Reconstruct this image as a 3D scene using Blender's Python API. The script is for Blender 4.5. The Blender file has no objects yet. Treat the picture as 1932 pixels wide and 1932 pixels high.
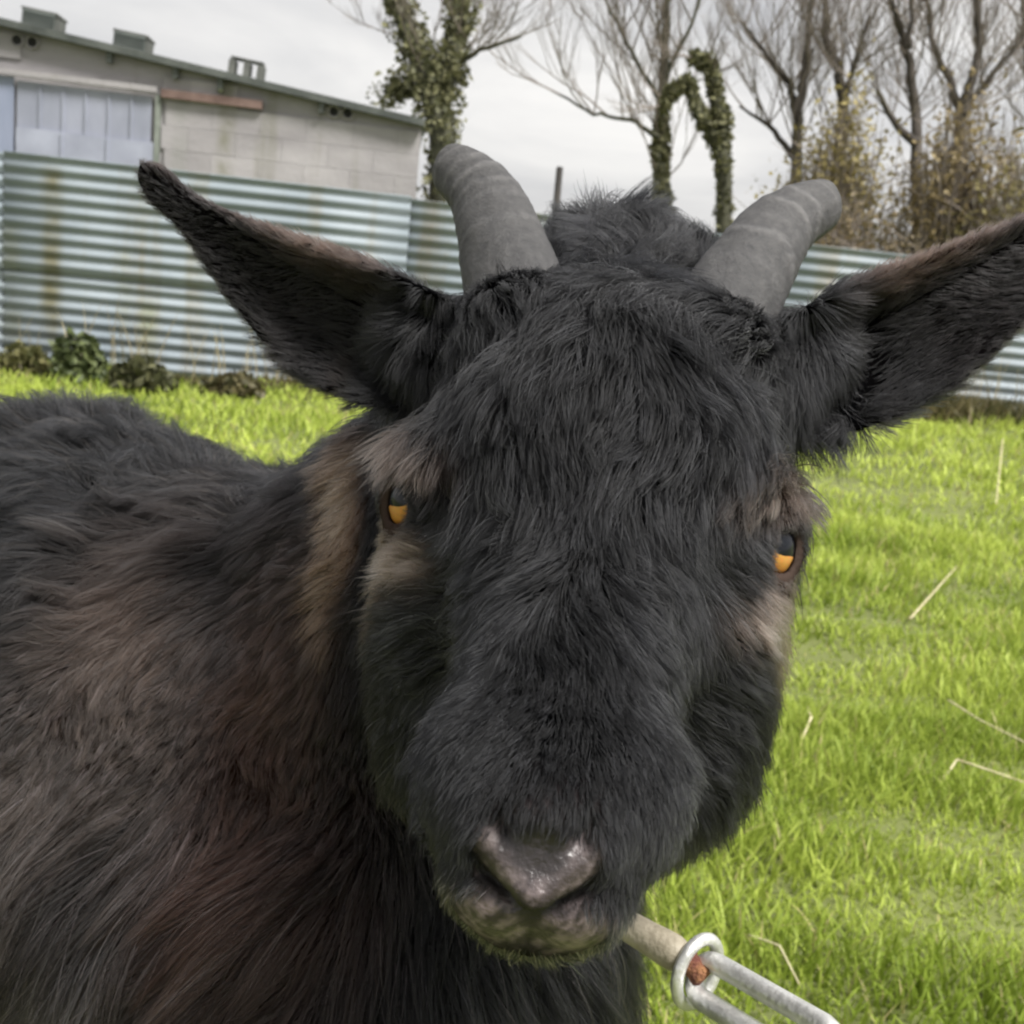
import bpy, math, random
import numpy as np
from mathutils import Vector, Matrix, kdtree

random.seed(7)
rng = np.random.default_rng(11)
scene = bpy.context.scene
C = scene.collection

# ------------------------------------------------------------------ camera
FPX = 2071.0                      # focal length in pixels of a 1932 px wide frame
PITCH, ROLL = math.radians(11.6), math.radians(6.0)
CP = np.array([0.0, 0.0, 0.80])
fwd = np.array([0, math.cos(PITCH), -math.sin(PITCH)])
U0 = np.array([0, math.sin(PITCH), math.cos(PITCH)])
R0 = np.array([1.0, 0, 0])
rgt = math.cos(ROLL) * R0 + math.sin(ROLL) * U0
upv = math.cos(ROLL) * U0 - math.sin(ROLL) * R0


def P(x, y, d):
    """point that stands d metres deep along the view axis"""
    return CP + d * (fwd + (x - 966) / FPX * rgt + (966 - y) / FPX * upv)


cam_data = bpy.data.cameras.new('camera')
cam = bpy.data.objects.new('camera', cam_data)
C.objects.link(cam)
m = Matrix(((rgt[0], upv[0], -fwd[0], CP[0]), (rgt[1], upv[1], -fwd[1], CP[1]),
            (rgt[2], upv[2], -fwd[2], CP[2]), (0, 0, 0, 1)))
cam.matrix_world = m
cam_data.sensor_width = 36
cam_data.angle = 2 * math.atan(966 / FPX)
cam_data.clip_start = 0.02
cam_data.clip_end = 2000
cam_data.dof.use_dof = True
cam_data.dof.focus_distance = 0.33
cam_data.dof.aperture_fstop = 30
scene.camera = cam

# ------------------------------------------------------------------ world, sun, exposure
SUN_EL, SUN_AZ = math.radians(58), math.radians(125)     # azimuth from +Y towards +X
world = bpy.data.worlds.new('World')
scene.world = world
world.use_nodes = True
wt = world.node_tree
wt.nodes.clear()


def N(tree, kind, **kw):
    n = tree.nodes.new(kind)
    for k, v in kw.items():
        if k in n.inputs:
            n.inputs[k].default_value = v
        else:
            setattr(n, k, v)
    return n


wo = N(wt, 'ShaderNodeOutputWorld')
bg = N(wt, 'ShaderNodeBackground')
bg.inputs['Strength'].default_value = 0.10
sky = N(wt, 'ShaderNodeTexSky', sky_type='NISHITA', sun_disc=False, sun_elevation=SUN_EL,
        sun_rotation=SUN_AZ, air_density=1.0, dust_density=3.0, ozone_density=1.0)
tc = N(wt, 'ShaderNodeTexCoord')
mp = N(wt, 'ShaderNodeMapping')
mp.inputs['Scale'].default_value = (1.0, 1.0, 3.2)
n1 = N(wt, 'ShaderNodeTexNoise')
n1.inputs['Scale'].default_value = 3.0
n1.inputs['Detail'].default_value = 6
n1.inputs['Roughness'].default_value = 0.55
n1.inputs['Distortion'].default_value = 0.4
cr = N(wt, 'ShaderNodeValToRGB')
cr.color_ramp.elements[0].position = 0.30
cr.color_ramp.elements[0].color = (4.0, 4.0, 4.1, 1)
cr.color_ramp.elements[1].position = 0.66
cr.color_ramp.elements[1].color = (6.6, 6.45, 6.25, 1)
mx = N(wt, 'ShaderNodeMix', data_type='RGBA')
mx.inputs['Factor'].default_value = 0.93          # cloud cover over the clear sky
wt.links.new(tc.outputs['Generated'], mp.inputs['Vector'])
wt.links.new(mp.outputs['Vector'], n1.inputs['Vector'])
wt.links.new(n1.outputs['Fac'], cr.inputs['Fac'])
wt.links.new(sky.outputs['Color'], mx.inputs['A'])
wt.links.new(cr.outputs['Color'], mx.inputs['B'])
wt.links.new(mx.outputs['Result'], bg.inputs['Color'])
wt.links.new(bg.outputs['Background'], wo.inputs['Surface'])

sun_data = bpy.data.lights.new('sun', 'SUN')
sun_data.energy = 5.0
sun_data.angle = math.radians(16)
sun_data.color = (1.0, 0.97, 0.93)
sun = bpy.data.objects.new('sun', sun_data)
C.objects.link(sun)
sd = Vector((math.sin(SUN_AZ) * math.cos(SUN_EL), math.cos(SUN_AZ) * math.cos(SUN_EL), math.sin(SUN_EL)))
sun.rotation_euler = sd.to_track_quat('Z', 'Y').to_euler()
sun.location = (0, 0, 30)

scene.view_settings.view_transform = 'Standard'
scene.view_settings.look = 'None'
scene.view_settings.exposure = 0.62
scene.view_settings.gamma = 1.0
scene.render.engine = 'CYCLES'
scene.cycles.use_denoising = True
scene.cycles.max_bounces = 4
scene.cycles.diffuse_bounces = 2
scene.cycles.transmission_bounces = 3
scene.cycles.glossy_bounces = 2
scene.cycles.adaptive_threshold = 0.02
scene.cycles.transparent_max_bounces = 8
scene.cycles.filter_width = 2.3
scene.cycles_curves.shape = 'RIBBONS'
scene.cycles_curves.subdivisions = 2


# ------------------------------------------------------------------ helpers
def tag(o, label=None, cat=None, group=None, kind=None):
    if label: o['label'] = label
    if cat: o['category'] = cat
    if group: o['group'] = group
    if kind: o['kind'] = kind
    return o


def empty(name, loc=(0, 0, 0), rz=0.0):
    o = bpy.data.objects.new(name, None)
    C.objects.link(o)
    o.location = loc
    o.rotation_euler = (0, 0, rz)
    o.empty_display_size = 0.1
    return o


def link(name, me, mat=None, parent=None):
    o = bpy.data.objects.new(name, me)
    C.objects.link(o)
    if mat is not None and len(me.materials) == 0:
        me.materials.append(mat)
    if parent is not None:
        o.parent = parent
    return o


def np_mesh(name, V, polys, smooth=True):
    """polys: list of (k, n) index arrays with k corners each"""
    me = bpy.data.meshes.new(name)
    V = np.asarray(V, np.float32)
    me.vertices.add(len(V))
    me.vertices.foreach_set('co', V.ravel())
    loops = np.concatenate([np.asarray(p, np.int32).ravel() for p in polys])
    starts, off = [], 0
    for p in polys:
        p = np.asarray(p)
        starts.append(off + np.arange(len(p)) * p.shape[1])
        off += p.size
    starts = np.concatenate(starts).astype(np.int32)
    me.loops.add(len(loops))
    me.loops.foreach_set('vertex_index', loops)
    me.polygons.add(len(starts))
    me.polygons.foreach_set('loop_start', starts)
    me.update(calc_edges=True)
    me.validate()
    if smooth:
        me.polygons.foreach_set('use_smooth', np.ones(len(me.polygons), bool))
    return me


class MB:
    """collects boxes, tubes and strips into one mesh"""
    def __init__(s):
        s.v, s.f = [], []

    def box(s, c, d, M=None):
        x, y, z = d[0] / 2, d[1] / 2, d[2] / 2
        b = len(s.v)
        for q in ((-x, -y, -z), (x, -y, -z), (x, y, -z), (-x, y, -z), (-x, -y, z), (x, -y, z), (x, y, z), (-x, y, z)):
            q = Vector(q)
            if M is not None: q = M @ q
            s.v.append((q[0] + c[0], q[1] + c[1], q[2] + c[2]))
        for f in ((0, 3, 2, 1), (4, 5, 6, 7), (0, 1, 5, 4), (1, 2, 6, 5), (2, 3, 7, 6), (3, 0, 4, 7)):
            s.f.append([b + i for i in f])

    def tube(s, pts, radii, n=6, cap=True, closed=False):
        pts = [Vector(p) for p in pts]
        k = len(pts)
        b = len(s.v)
        ref = None
        for i, p in enumerate(pts):
            if closed:
                t = (pts[(i + 1) % k] - pts[i - 1]).normalized()
            else:
                t = (pts[min(i + 1, k - 1)] - pts[max(i - 1, 0)]).normalized()
            if ref is None:
                ref = t.orthogonal().normalized()
            ref = (ref - t * ref.dot(t))
            ref = ref.normalized() if ref.length > 1e-6 else t.orthogonal().normalized()
            bi = t.cross(ref)
            r = radii[i] if hasattr(radii, '__len__') else radii
            for j in range(n):
                a = 2 * math.pi * j / n
                s.v.append(tuple(p + ref * (r * math.cos(a)) + bi * (r * math.sin(a))))
        for i in range(k if closed else k - 1):
            i2 = (i + 1) % k
            for j in range(n):
                s.f.append([b + i * n + j, b + i * n + (j + 1) % n, b + i2 * n + (j + 1) % n, b + i2 * n + j])
        if cap and not closed:
            s.f.append([b + j for j in range(n)][::-1])
            s.f.append([b + (k - 1) * n + j for j in range(n)])

    def build(s, name, mat, parent=None, smooth=False):
        me = bpy.data.meshes.new(name)
        me.from_pydata([tuple(float(c) for c in v) for v in s.v], [], s.f)
        if smooth:
            me.polygons.foreach_set('use_smooth', np.ones(len(me.polygons), bool))
        return link(name, me, mat, parent)


def mat_new(name):
    mt = bpy.data.materials.new(name)
    mt.use_nodes = True
    t = mt.node_tree
    return mt, t, t.nodes['Principled BSDF']


def noisy(name, c1, c2, scale=5.0, rough=0.8, detail=6, bump=0.0, coords='Object', stretch=(1, 1, 1), metallic=0.0,
          ramp=(0.35, 0.65), bscale=None):
    mt, t, b = mat_new(name)
    tcn = N(t, 'ShaderNodeTexCoord')
    mpn = N(t, 'ShaderNodeMapping')
    mpn.inputs['Scale'].default_value = stretch
    ns = N(t, 'ShaderNodeTexNoise', Scale=scale, Detail=detail)
    rp = N(t, 'ShaderNodeValToRGB')
    rp.color_ramp.elements[0].position, rp.color_ramp.elements[1].position = ramp
    rp.color_ramp.elements[0].color = (*c1, 1)
    rp.color_ramp.elements[1].color = (*c2, 1)
    t.links.new(tcn.outputs[coords], mpn.inputs['Vector'])
    t.links.new(mpn.outputs['Vector'], ns.inputs['Vector'])
    t.links.new(ns.outputs['Fac'], rp.inputs['Fac'])
    t.links.new(rp.outputs['Color'], b.inputs['Base Color'])
    b.inputs['Roughness'].default_value = rough
    b.inputs['Metallic'].default_value = metallic
    if bump:
        nb = N(t, 'ShaderNodeTexNoise', Scale=bscale or scale * 4, Detail=5)
        bm = N(t, 'ShaderNodeBump', Strength=bump, Distance=0.01)
        t.links.new(mpn.outputs['Vector'], nb.inputs['Vector'])
        t.links.new(nb.outputs['Fac'], bm.inputs['Height'])
        t.links.new(bm.outputs['Normal'], b.inputs['Normal'])
    return mt


def attr_mat(name, rough=0.7, translucent=0.0, bump=0.0, bscale=300.0, spec=0.4):
    mt, t, b = mat_new(name)
    at = N(t, 'ShaderNodeAttribute', attribute_name='tint')
    t.links.new(at.outputs['Color'], b.inputs['Base Color'])
    b.inputs['Roughness'].default_value = rough
    b.inputs['Specular IOR Level'].default_value = spec
    if bump:
        tcn = N(t, 'ShaderNodeTexCoord')
        nb = N(t, 'ShaderNodeTexNoise', Scale=bscale, Detail=4)
        bm = N(t, 'ShaderNodeBump', Strength=bump, Distance=0.002)
        t.links.new(tcn.outputs['Object'], nb.inputs['Vector'])
        t.links.new(nb.outputs['Fac'], bm.inputs['Height'])
        t.links.new(bm.outputs['Normal'], b.inputs['Normal'])
    if translucent:
        tr = N(t, 'ShaderNodeBsdfTranslucent')
        ms = N(t, 'ShaderNodeMixShader')
        ms.inputs[0].default_value = translucent
        t.links.new(at.outputs['Color'], tr.inputs['Color'])
        t.links.new(b.outputs[0], ms.inputs[1])
        t.links.new(tr.outputs[0], ms.inputs[2])
        t.links.new(ms.outputs[0], t.nodes['Material Output'].inputs['Surface'])
    return mt


def set_tint(me, cols, domain='POINT'):
    a = me.attributes.new('tint', 'FLOAT_COLOR', domain)
    c = np.ones((len(cols), 4), np.float32)
    c[:, :3] = cols
    a.data.foreach_set('color', c.ravel())


def vnoise(p, seed=0, scale=1.0):
    """cheap smooth value noise for numpy arrays (n,3) -> (n,), about -1..1"""
    r = np.random.default_rng(seed)
    out = np.zeros(len(p))
    for i in range(5):
        k = r.normal(size=3)
        k = k / np.linalg.norm(k) * scale * (0.6 + 0.9 * r.random())
        out += np.sin(p @ k + r.random() * 6.28)
    return out / 2.6


def sstep(a, b, x):
    t = np.clip((x - a) / (b - a), 0, 1)
    return t * t * (3 - 2 * t)


# ------------------------------------------------------------------ setting: terrain
FENCE_YAW = math.radians(7.0)
ft = np.array([math.cos(FENCE_YAW), math.sin(FENCE_YAW)])     # fence runs to the right and away
fb = None


def ground_hit(x, y):
    d = fwd + (x - 966) / FPX * rgt + (966 - y) / FPX * upv
    return CP + d * (CP[2] / -d[2])


fb = ground_hit(300, 712)[:2]
fn = np.array([-ft[1], ft[0]])                                # away from the camera


def ground_z(x, y):
    u = (x - fb[0]) * ft[0] + (y - fb[1]) * ft[1]
    w = (x - fb[0]) * fn[0] + (y - fb[1]) * fn[1]
    berm = 0.20 * sstep(1.2, 4.8, u) * sstep(-3.8, -0.9, w) * (1 - sstep(0.5, 3.0, w))
    lump = 0.02 * np.sin(x * 2.1 + 0.7) * np.cos(y * 1.7) + 0.012 * np.sin(x * 5.3 + y * 3.1)
    near = sstep(0.9, 2.2, y)
    return berm + lump * near


def grid_axis(lo, hi, step, far):
    a = list(np.arange(lo, hi + 1e-6, step))
    s = step
    while a[-1] < far:
        s *= 1.6
        a.append(a[-1] + s)
    s = step
    while a[0] > -far:
        s *= 1.6
        a.insert(0, a[0] - s)
    return np.array(a)


gx, gy = grid_axis(-6, 9, 0.12, 260), grid_axis(-3, 11, 0.12, 260)
GX, GY = np.meshgrid(gx, gy, indexing='ij')
GZ = ground_z(GX, GY)
nI, nJ = GX.shape
ii, jj = np.meshgrid(np.arange(nI - 1), np.arange(nJ - 1), indexing='ij')
q = np.stack([ii * nJ + jj, (ii + 1) * nJ + jj, (ii + 1) * nJ + jj + 1, ii * nJ + jj + 1], -1).reshape(-1, 4)
ground_mat = noisy('turf_soil', (0.080, 0.095, 0.025), (0.130, 0.150, 0.040), scale=1.6, rough=0.95, detail=10, bump=0.6, bscale=30)
tag(link('ground', np_mesh('ground', np.stack([GX, GY, GZ], -1).reshape(-1, 3), [q]), ground_mat), kind='structure')


# ------------------------------------------------------------------ grass
def blades(roots, h, w, lean, cols, bend=0.5):
    """grass blades as bent tapering strips: 3 levels + tip"""
    n = len(roots)
    az = rng.random(n) * 6.283
    side = np.stack([np.cos(az), np.sin(az), np.zeros(n)], -1)
    la = rng.random(n) * 6.283
    ld = np.stack([np.cos(la), np.sin(la), np.zeros(n)], -1) * lean[:, None]
    V = np.zeros((n, 7, 3))
    for k, t in enumerate((0.0, 0.4, 0.75)):
        c = roots + np.array([0, 0, 1.0]) * (h * t * (1 - 0.25 * lean * t))[:, None] + ld * (h * (t ** (1 + bend)))[:, None]
        ww = (w * (1, 0.9, 0.6)[k])[:, None]
        V[:, 2 * k] = c - side * ww
        V[:, 2 * k + 1] = c + side * ww
    V[:, 6] = roots + np.array([0, 0, 1.0]) * (h * (1 - 0.25 * lean))[:, None] + ld * h[:, None]
    b = (np.arange(n) * 7)[:, None]
    q = np.concatenate([b + np.array([0, 1, 3, 2]), b + np.array([2, 3, 5, 4])])
    t = b + np.array([4, 5, 6])
    me = np_mesh('grass', V.reshape(-1, 3), [q, t])
    shade = np.repeat(cols, 7, 0).reshape(n, 7, 3)
    set_tint(me, shade.reshape(-1, 3))
    return me


def in_view(x, y, z, marg=90):
    d = np.stack([x, y, z], -1) - CP
    dep = d @ fwd
    px = 966 + FPX * (d @ rgt) / np.maximum(dep, 1e-3)
    py = 966 - FPX * (d @ upv) / np.maximum(dep, 1e-3)
    return (dep > 0.1) & (px > -marg) & (px < 1932 + marg) & (py > -marg) & (py < 1932 + 2 * marg)


def scatter_grass(n, ylo, yhi, power=1.0):
    y = ylo + (yhi - ylo) * rng.random(n) ** power
    x = (rng.random(n) * 2 - 1) * (0.66 * y + 0.75)
    return x, y


grass_mat = attr_mat('grass_blade', rough=0.55, translucent=0.35, spec=0.25)
xs, ys, hs, ws = [], [], [], []
for n, lo, hi, hh, wv in ((135000, 0.55, 2.4, 0.050, 0.0017), (72000, 2.4, 4.4, 0.055, 0.0026), (56000, 4.4, 8.4, 0.065, 0.0045)):
    x, y = scatter_grass(n, lo, hi)
    w_ = (x - fb[0]) * fn[0] + (y - fb[1]) * fn[1]
    # sparser round patches, like grazed turf
    pn = vnoise(np.stack([x, y, 0 * x], -1), 3, 4.5)
    gz_ = ground_z(x, y)
    keep = (w_ < -0.05) & (rng.random(n) < 0.86 + 0.14 * pn) & (in_view(x, y, gz_, 160) | (in_view(x, y, gz_, 1500) & (rng.random(n) < 0.55)))
    x, y, pn = x[keep], y[keep], pn[keep]
    xs.append(x); ys.append(y)
    tn = vnoise(np.stack([x, y, 0 * x], -1), 4, 16.0)
    hs.append(hh * (0.45 + 0.75 * rng.random(len(x))) * np.maximum(0.35, 1 + 0.30 * pn + 0.45 * tn))
    ws.append(wv * (0.6 + 0.8 * rng.random(len(x))))
x, y, hgt, wid = map(np.concatenate, (xs, ys, hs, ws))
z = ground_z(x, y) - 0.004
n = len(x)
pt = np.stack([x, y, z], -1)
tone = np.clip(0.60 + 0.30 * vnoise(pt, 5, 2.2) + 0.32 * vnoise(pt, 6, 13.0) + 0.25 * rng.normal(size=n), 0, 1)[:, None]
cols = np.array([0.200, 0.275, 0.032]) * (1 - tone) + np.array([0.520, 0.610, 0.125]) * tone
dry = rng.random(n) < 0.045 + 0.04 * (vnoise(pt, 8, 5.0) > 0.5)
cols[dry] = np.array([0.42, 0.38, 0.17]) * (0.7 + 0.5 * rng.random(dry.sum()))[:, None]
lean = 0.15 + 0.75 * rng.random(n)
gr = link('grass', blades(pt, hgt, wid, lean, cols), grass_mat)
tag(gr, 'short bright green meadow grass covering the field', 'grass', kind='stuff')


# dry straw stalks lying on the turf: each its own thing
straw_mat = noisy('straw', (0.42, 0.36, 0.20), (0.62, 0.56, 0.36), scale=30, rough=0.7)


def straw(pix, label, r=0.0016, lift=0.05):
    pts = []
    for (px, py, up_) in pix:
        g = ground_hit(px, py + up_ * 0)
        pts.append((g[0], g[1], float(ground_z(g[0], g[1])) + lift * up_))
    b = pts[0]
    mb = MB()
    fine = []
    for i in range(len(pts) - 1):
        for k in range(4):
            t = k / 4
            fine.append([pts[i][j] * (1 - t) + pts[i + 1][j] * t - b[j] for j in range(3)])
    fine.append([pts[-1][j] - b[j] for j in range(3)])
    mb.tube(fine, [r * (1 - 0.5 * i / len(fine)) for i in range(len(fine))], 5)
    o = mb.build('straw_stalk', straw_mat, None, True)
    o.location = b
    return tag(o, label, 'straw', 'dry straw stalks on the grass')


straw([(1775, 1478, 0.4), (1800, 1462, 1.0), (1860, 1484, 1.0), (1990, 1512, 0.6)], 'pale kinked straw stalk lying at the right edge, lower of the two there', 0.0024)
straw([(1785, 1345, 0.8), (1840, 1388, 1.0), (1990, 1450, 0.6)], 'pale straight straw stalk sloping above the kinked stalk at the right edge', 0.0020)
straw([(1712, 1195, 0.6), (1800, 1095, 1.2)], 'short pale straw leaning diagonally in the middle of the right-hand grass', 0.0030)
straw([(1520, 1330, 0.5), (1527, 1375, 0.9), (1512, 1400, 0.4)], 'tiny pale straw bit standing just right of the goat cheek', 0.0030)
straw([(1876, 910, 0.6), (1868, 1010, 1.3)], 'thin upright pale straw in the far grass under the right ear', 0.0040, 0.09)
straw([(1400, 1790, 0.5), (1460, 1850, 1.0), (1500, 1905, 0.7)], 'yellowish straw lying just right of the tether ring', 0.0016)

# ------------------------------------------------------------------ corrugated fence
FENCE_H = 1.0            # set below from the photograph's proportions


def plane_hit(px, py, base, off=0.0):
    """(u along, z up) where a pixel's ray meets the vertical plane through base, parallel to the fence"""
    d = fwd + (px - 966) / FPX * rgt + (966 - py) / FPX * upv
    b = base + fn * off
    t = ((b[0] - CP[0]) * fn[0] + (b[1] - CP[1]) * fn[1]) / (d[0] * fn[0] + d[1] * fn[1])
    q_ = CP + d * t
    return (q_[0] - b[0]) * ft[0] + (q_[1] - b[1]) * ft[1], q_[2]


FENCE_H = plane_hit(300, 326, fb)[1]
PITCH_C = FENCE_H / 15.5


def sheet_mat(name):
    mt, t, b = mat_new(name)
    tcn = N(t, 'ShaderNodeTexCoord')
    geo = N(t, 'ShaderNodeNewGeometry')
    oi = N(t, 'ShaderNodeObjectInfo')
    base = N(t, 'ShaderNodeValToRGB')
    base.color_ramp.elements[0].position, base.color_ramp.elements[1].position = 0.3, 0.7
    base.color_ramp.elements[0].color = (0.18, 0.215, 0.245, 1)
    base.color_ramp.elements[1].color = (0.32, 0.36, 0.39, 1)
    n0 = N(t, 'ShaderNodeTexNoise', Scale=1.3, Detail=7)
    t.links.new(geo.outputs['Position'], n0.inputs['Vector'])
    t.links.new(n0.outputs['Fac'], base.inputs['Fac'])
    # algae and rust runs: noise stretched down the sheet
    mpn = N(t, 'ShaderNodeMapping')
    mpn.inputs['Scale'].default_value = (2.6, 2.6, 0.22)
    n1_ = N(t, 'ShaderNodeTexNoise', Scale=1.7, Detail=8, Roughness=0.62)
    r1 = N(t, 'ShaderNodeValToRGB')
    r1.color_ramp.elements[0].position, r1.color_ramp.elements[1].position = 0.50, 0.72
    t.links.new(geo.outputs['Position'], mpn.inputs['Vector'])
    t.links.new(mpn.outputs['Vector'], n1_.inputs['Vector'])
    t.links.new(n1_.outputs['Fac'], r1.inputs['Fac'])
    n2 = N(t, 'ShaderNodeTexNoise', Scale=14, Detail=6)
    r2 = N(t, 'ShaderNodeValToRGB')
    r2.color_ramp.elements[0].color = (0.16, 0.17, 0.10, 1)
    r2.color_ramp.elements[1].color = (0.25, 0.19, 0.14, 1)
    t.links.new(geo.outputs['Position'], n2.inputs['Vector'])
    t.links.new(n2.outputs['Fac'], r2.inputs['Fac'])
    m1 = N(t, 'ShaderNodeMix', data_type='RGBA')
    mul = N(t, 'ShaderNodeMath', operation='MULTIPLY')
    mul.inputs[1].default_value = 0.75
    t.links.new(r1.outputs['Color'], mul.inputs[0])
    t.links.new(mul.outputs[0], m1.inputs['Factor'])
    t.links.new(base.outputs['Color'], m1.inputs['A'])
    t.links.new(r2.outputs['Color'], m1.inputs['B'])
    hv = N(t, 'ShaderNodeHueSaturation')
    rng_ = N(t, 'ShaderNodeMapRange')
    rng_.inputs['To Min'].default_value = 0.86
    rng_.inputs['To Max'].default_value = 1.1
    t.links.new(oi.outputs['Random'], rng_.inputs['Value'])
    t.links.new(rng_.outputs['Result'], hv.inputs['Value'])
    t.links.new(m1.outputs['Result'], hv.inputs['Color'])
    t.links.new(hv.outputs['Color'], b.inputs['Base Color'])
    b.inputs['Metallic'].default_value = 0.0
    b.inputs['Roughness'].default_value = 0.6
    b.inputs['Specular IOR Level'].default_value = 0.25
    return mt


metal_sheet = sheet_mat('galvanised_sheet')


def add_streaks(mt, items, seed=0.0):
    """moss or rust runs at given places: items = (origin xy on the wall, half width, top z, bottom z, strength, colour)"""
    t = mt.node_tree
    b = t.nodes['Principled BSDF']
    geo = N(t, 'ShaderNodeNewGeometry')
    ns = N(t, 'ShaderNodeTexNoise', Scale=5.0, Detail=6)
    t.links.new(geo.outputs['Position'], ns.inputs['Vector'])
    cur = b.inputs['Base Color'].links[0].from_socket
    for (o_, hw, z1, z0, k, c_) in items:
        dv = N(t, 'ShaderNodeVectorMath', operation='SUBTRACT')
        dv.inputs[1].default_value = (o_[0], o_[1], 0)
        t.links.new(geo.outputs['Position'], dv.inputs[0])
        dt = N(t, 'ShaderNodeVectorMath', operation='DOT_PRODUCT')
        dt.inputs[1].default_value = (ft[0], ft[1], 0)
        t.links.new(dv.outputs['Vector'], dt.inputs[0])
        ab = N(t, 'ShaderNodeMath', operation='ABSOLUTE')
        t.links.new(dt.outputs['Value'], ab.inputs[0])
        f1 = N(t, 'ShaderNodeMapRange', interpolation_type='SMOOTHSTEP')
        f1.inputs['From Min'].default_value, f1.inputs['From Max'].default_value = hw, hw * 0.1
        t.links.new(ab.outputs[0], f1.inputs['Value'])
        sp = N(t, 'ShaderNodeSeparateXYZ')
        t.links.new(geo.outputs['Position'], sp.inputs[0])
        f2 = N(t, 'ShaderNodeMapRange', interpolation_type='SMOOTHSTEP')
        f2.inputs['From Min'].default_value, f2.inputs['From Max'].default_value = z0, z0 + 0.25
        t.links.new(sp.outputs['Z'], f2.inputs['Value'])
        f3 = N(t, 'ShaderNodeMapRange', interpolation_type='SMOOTHSTEP')
        f3.inputs['From Min'].default_value, f3.inputs['From Max'].default_value = z1, z1 - 0.1
        t.links.new(sp.outputs['Z'], f3.inputs['Value'])
        f4 = N(t, 'ShaderNodeMapRange')
        f4.inputs['From Min'].default_value, f4.inputs['From Max'].default_value = 0.3, 0.65
        f4.inputs['To Max'].default_value = k
        t.links.new(ns.outputs['Fac'], f4.inputs['Value'])
        fac = f4.outputs['Result']
        for s_ in (f1, f2, f3):
            m_ = N(t, 'ShaderNodeMath', operation='MULTIPLY')
            t.links.new(fac, m_.inputs[0]); t.links.new(s_.outputs['Result'], m_.inputs[1])
            fac = m_.outputs[0]
        mc = N(t, 'ShaderNodeMix', data_type='RGBA')
        mc.inputs['B'].default_value = (*c_, 1)
        t.links.new(fac, mc.inputs['Factor'])
        t.links.new(cur, mc.inputs['A'])
        cur = mc.outputs['Result']
    t.links.new(cur, b.inputs['Base Color'])


def on_fence(px, off=0.0):
    u_ = plane_hit(px, 500, fb, off)[0]
    b_ = fb + fn * off + ft * u_
    return (b_[0], b_[1])


add_streaks(metal_sheet, [(on_fence(97), 0.10, FENCE_H, 0.0, 0.95, (0.17, 0.16, 0.10)), (on_fence(235), 0.07, 0.8, 0.0, 0.55, (0.20, 0.20, 0.13)),
                          (on_fence(285), 0.10, 0.5, 0.0, 0.6, (0.19, 0.21, 0.12)), (on_fence(520), 0.07, 0.6, 0.0, 0.8, (0.20, 0.16, 0.12)),
                          (on_fence(20), 0.10, 0.9, 0.0, 0.5, (0.20, 0.20, 0.12)), (on_fence(1850), 0.08, 0.9, 0.0, 0.5, (0.20, 0.17, 0.12))])
post_mat = noisy('old_timber', (0.028, 0.025, 0.023), (0.065, 0.058, 0.052), scale=8, stretch=(1, 1, 0.15), rough=0.9, bump=0.4)
fence = empty('corrugated_fence', (fb[0], fb[1], 0), FENCE_YAW)
tag(fence, 'weathered blue-grey corrugated metal sheet fence running behind the field', 'fence')


def corrugated(L, H, pitch, amp=0.0085, tilt=0.0):
    nz = int(round(H / pitch * 10))
    V, Q = [], []
    for i in range(nz + 1):
        zz = H * i / nz
        yy = amp * math.cos(2 * math.pi * zz / pitch)
        for xx in np.linspace(0, L, 5):
            V.append((xx, yy, zz + tilt * xx))
    for i in range(nz):
        for j in range(4):
            a = i * 5 + j
            Q.append((a, a + 1, a + 6, a + 5))
    me = np_mesh('corrugated_sheet', V, [np.array(Q)])
    return me


SL = 2.45
H_LO, H_HI = round(FENCE_H * 0.53 / PITCH_C) * PITCH_C, 0
H_HI = FENCE_H - H_LO + PITCH_C
me_lo, me_hi = corrugated(SL, H_LO, PITCH_C), corrugated(SL, H_HI, PITCH_C)
for k in range(-3, 5):
    u0 = -0.95 + k * (SL - 0.08)
    for row in (0, 1):
        o = link('corrugated_sheet', me_lo if row == 0 else me_hi, metal_sheet, fence)
        jit = random.uniform(-0.004, 0.004)
        o.location = (u0, (-0.010 if row else 0.012) + (0.006 if k % 2 else -0.006), (0.02 if row == 0 else H_LO - PITCH_C + 0.02) + random.uniform(-0.008, 0.008))
        o.rotation_euler = (0, random.uniform(-0.003, 0.003), 0)
        sol = o.modifiers.new('thickness', 'SOLIDIFY')
        sol.thickness = 0.002
    mb = MB()
    mb.box((u0 + 0.04, 0.085, FENCE_H / 2 - 0.05), (0.09, 0.08, FENCE_H - 0.1))
    mb.build('fence_post', post_mat, fence)

# leaning timber post behind the fence, between the two horns
pb = P(1046, 430, 9.0)
ptp = P(1056, 316, 9.0)
mb = MB()
lo_ = (pb - ptp) / (ptp[2] - pb[2]) * pb[2]
mb.tube([np.array([0.05, 0, 0]) + lo_ * 0, (pb + lo_ * 1.0) - (pb + lo_), ptp - (pb + lo_)], [0.042, 0.038, 0.028], 7)
mb.v = mb.v[7:]
mb.f = [[i - 7 for i in f] for f in mb.f if min(f) >= 7] + [[i for i in range(7)][::-1]]
po = mb.build('timber_post', post_mat)
po.location = pb + lo_
tag(po, 'dark leaning timber post standing behind the fence between the horns', 'post')

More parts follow.
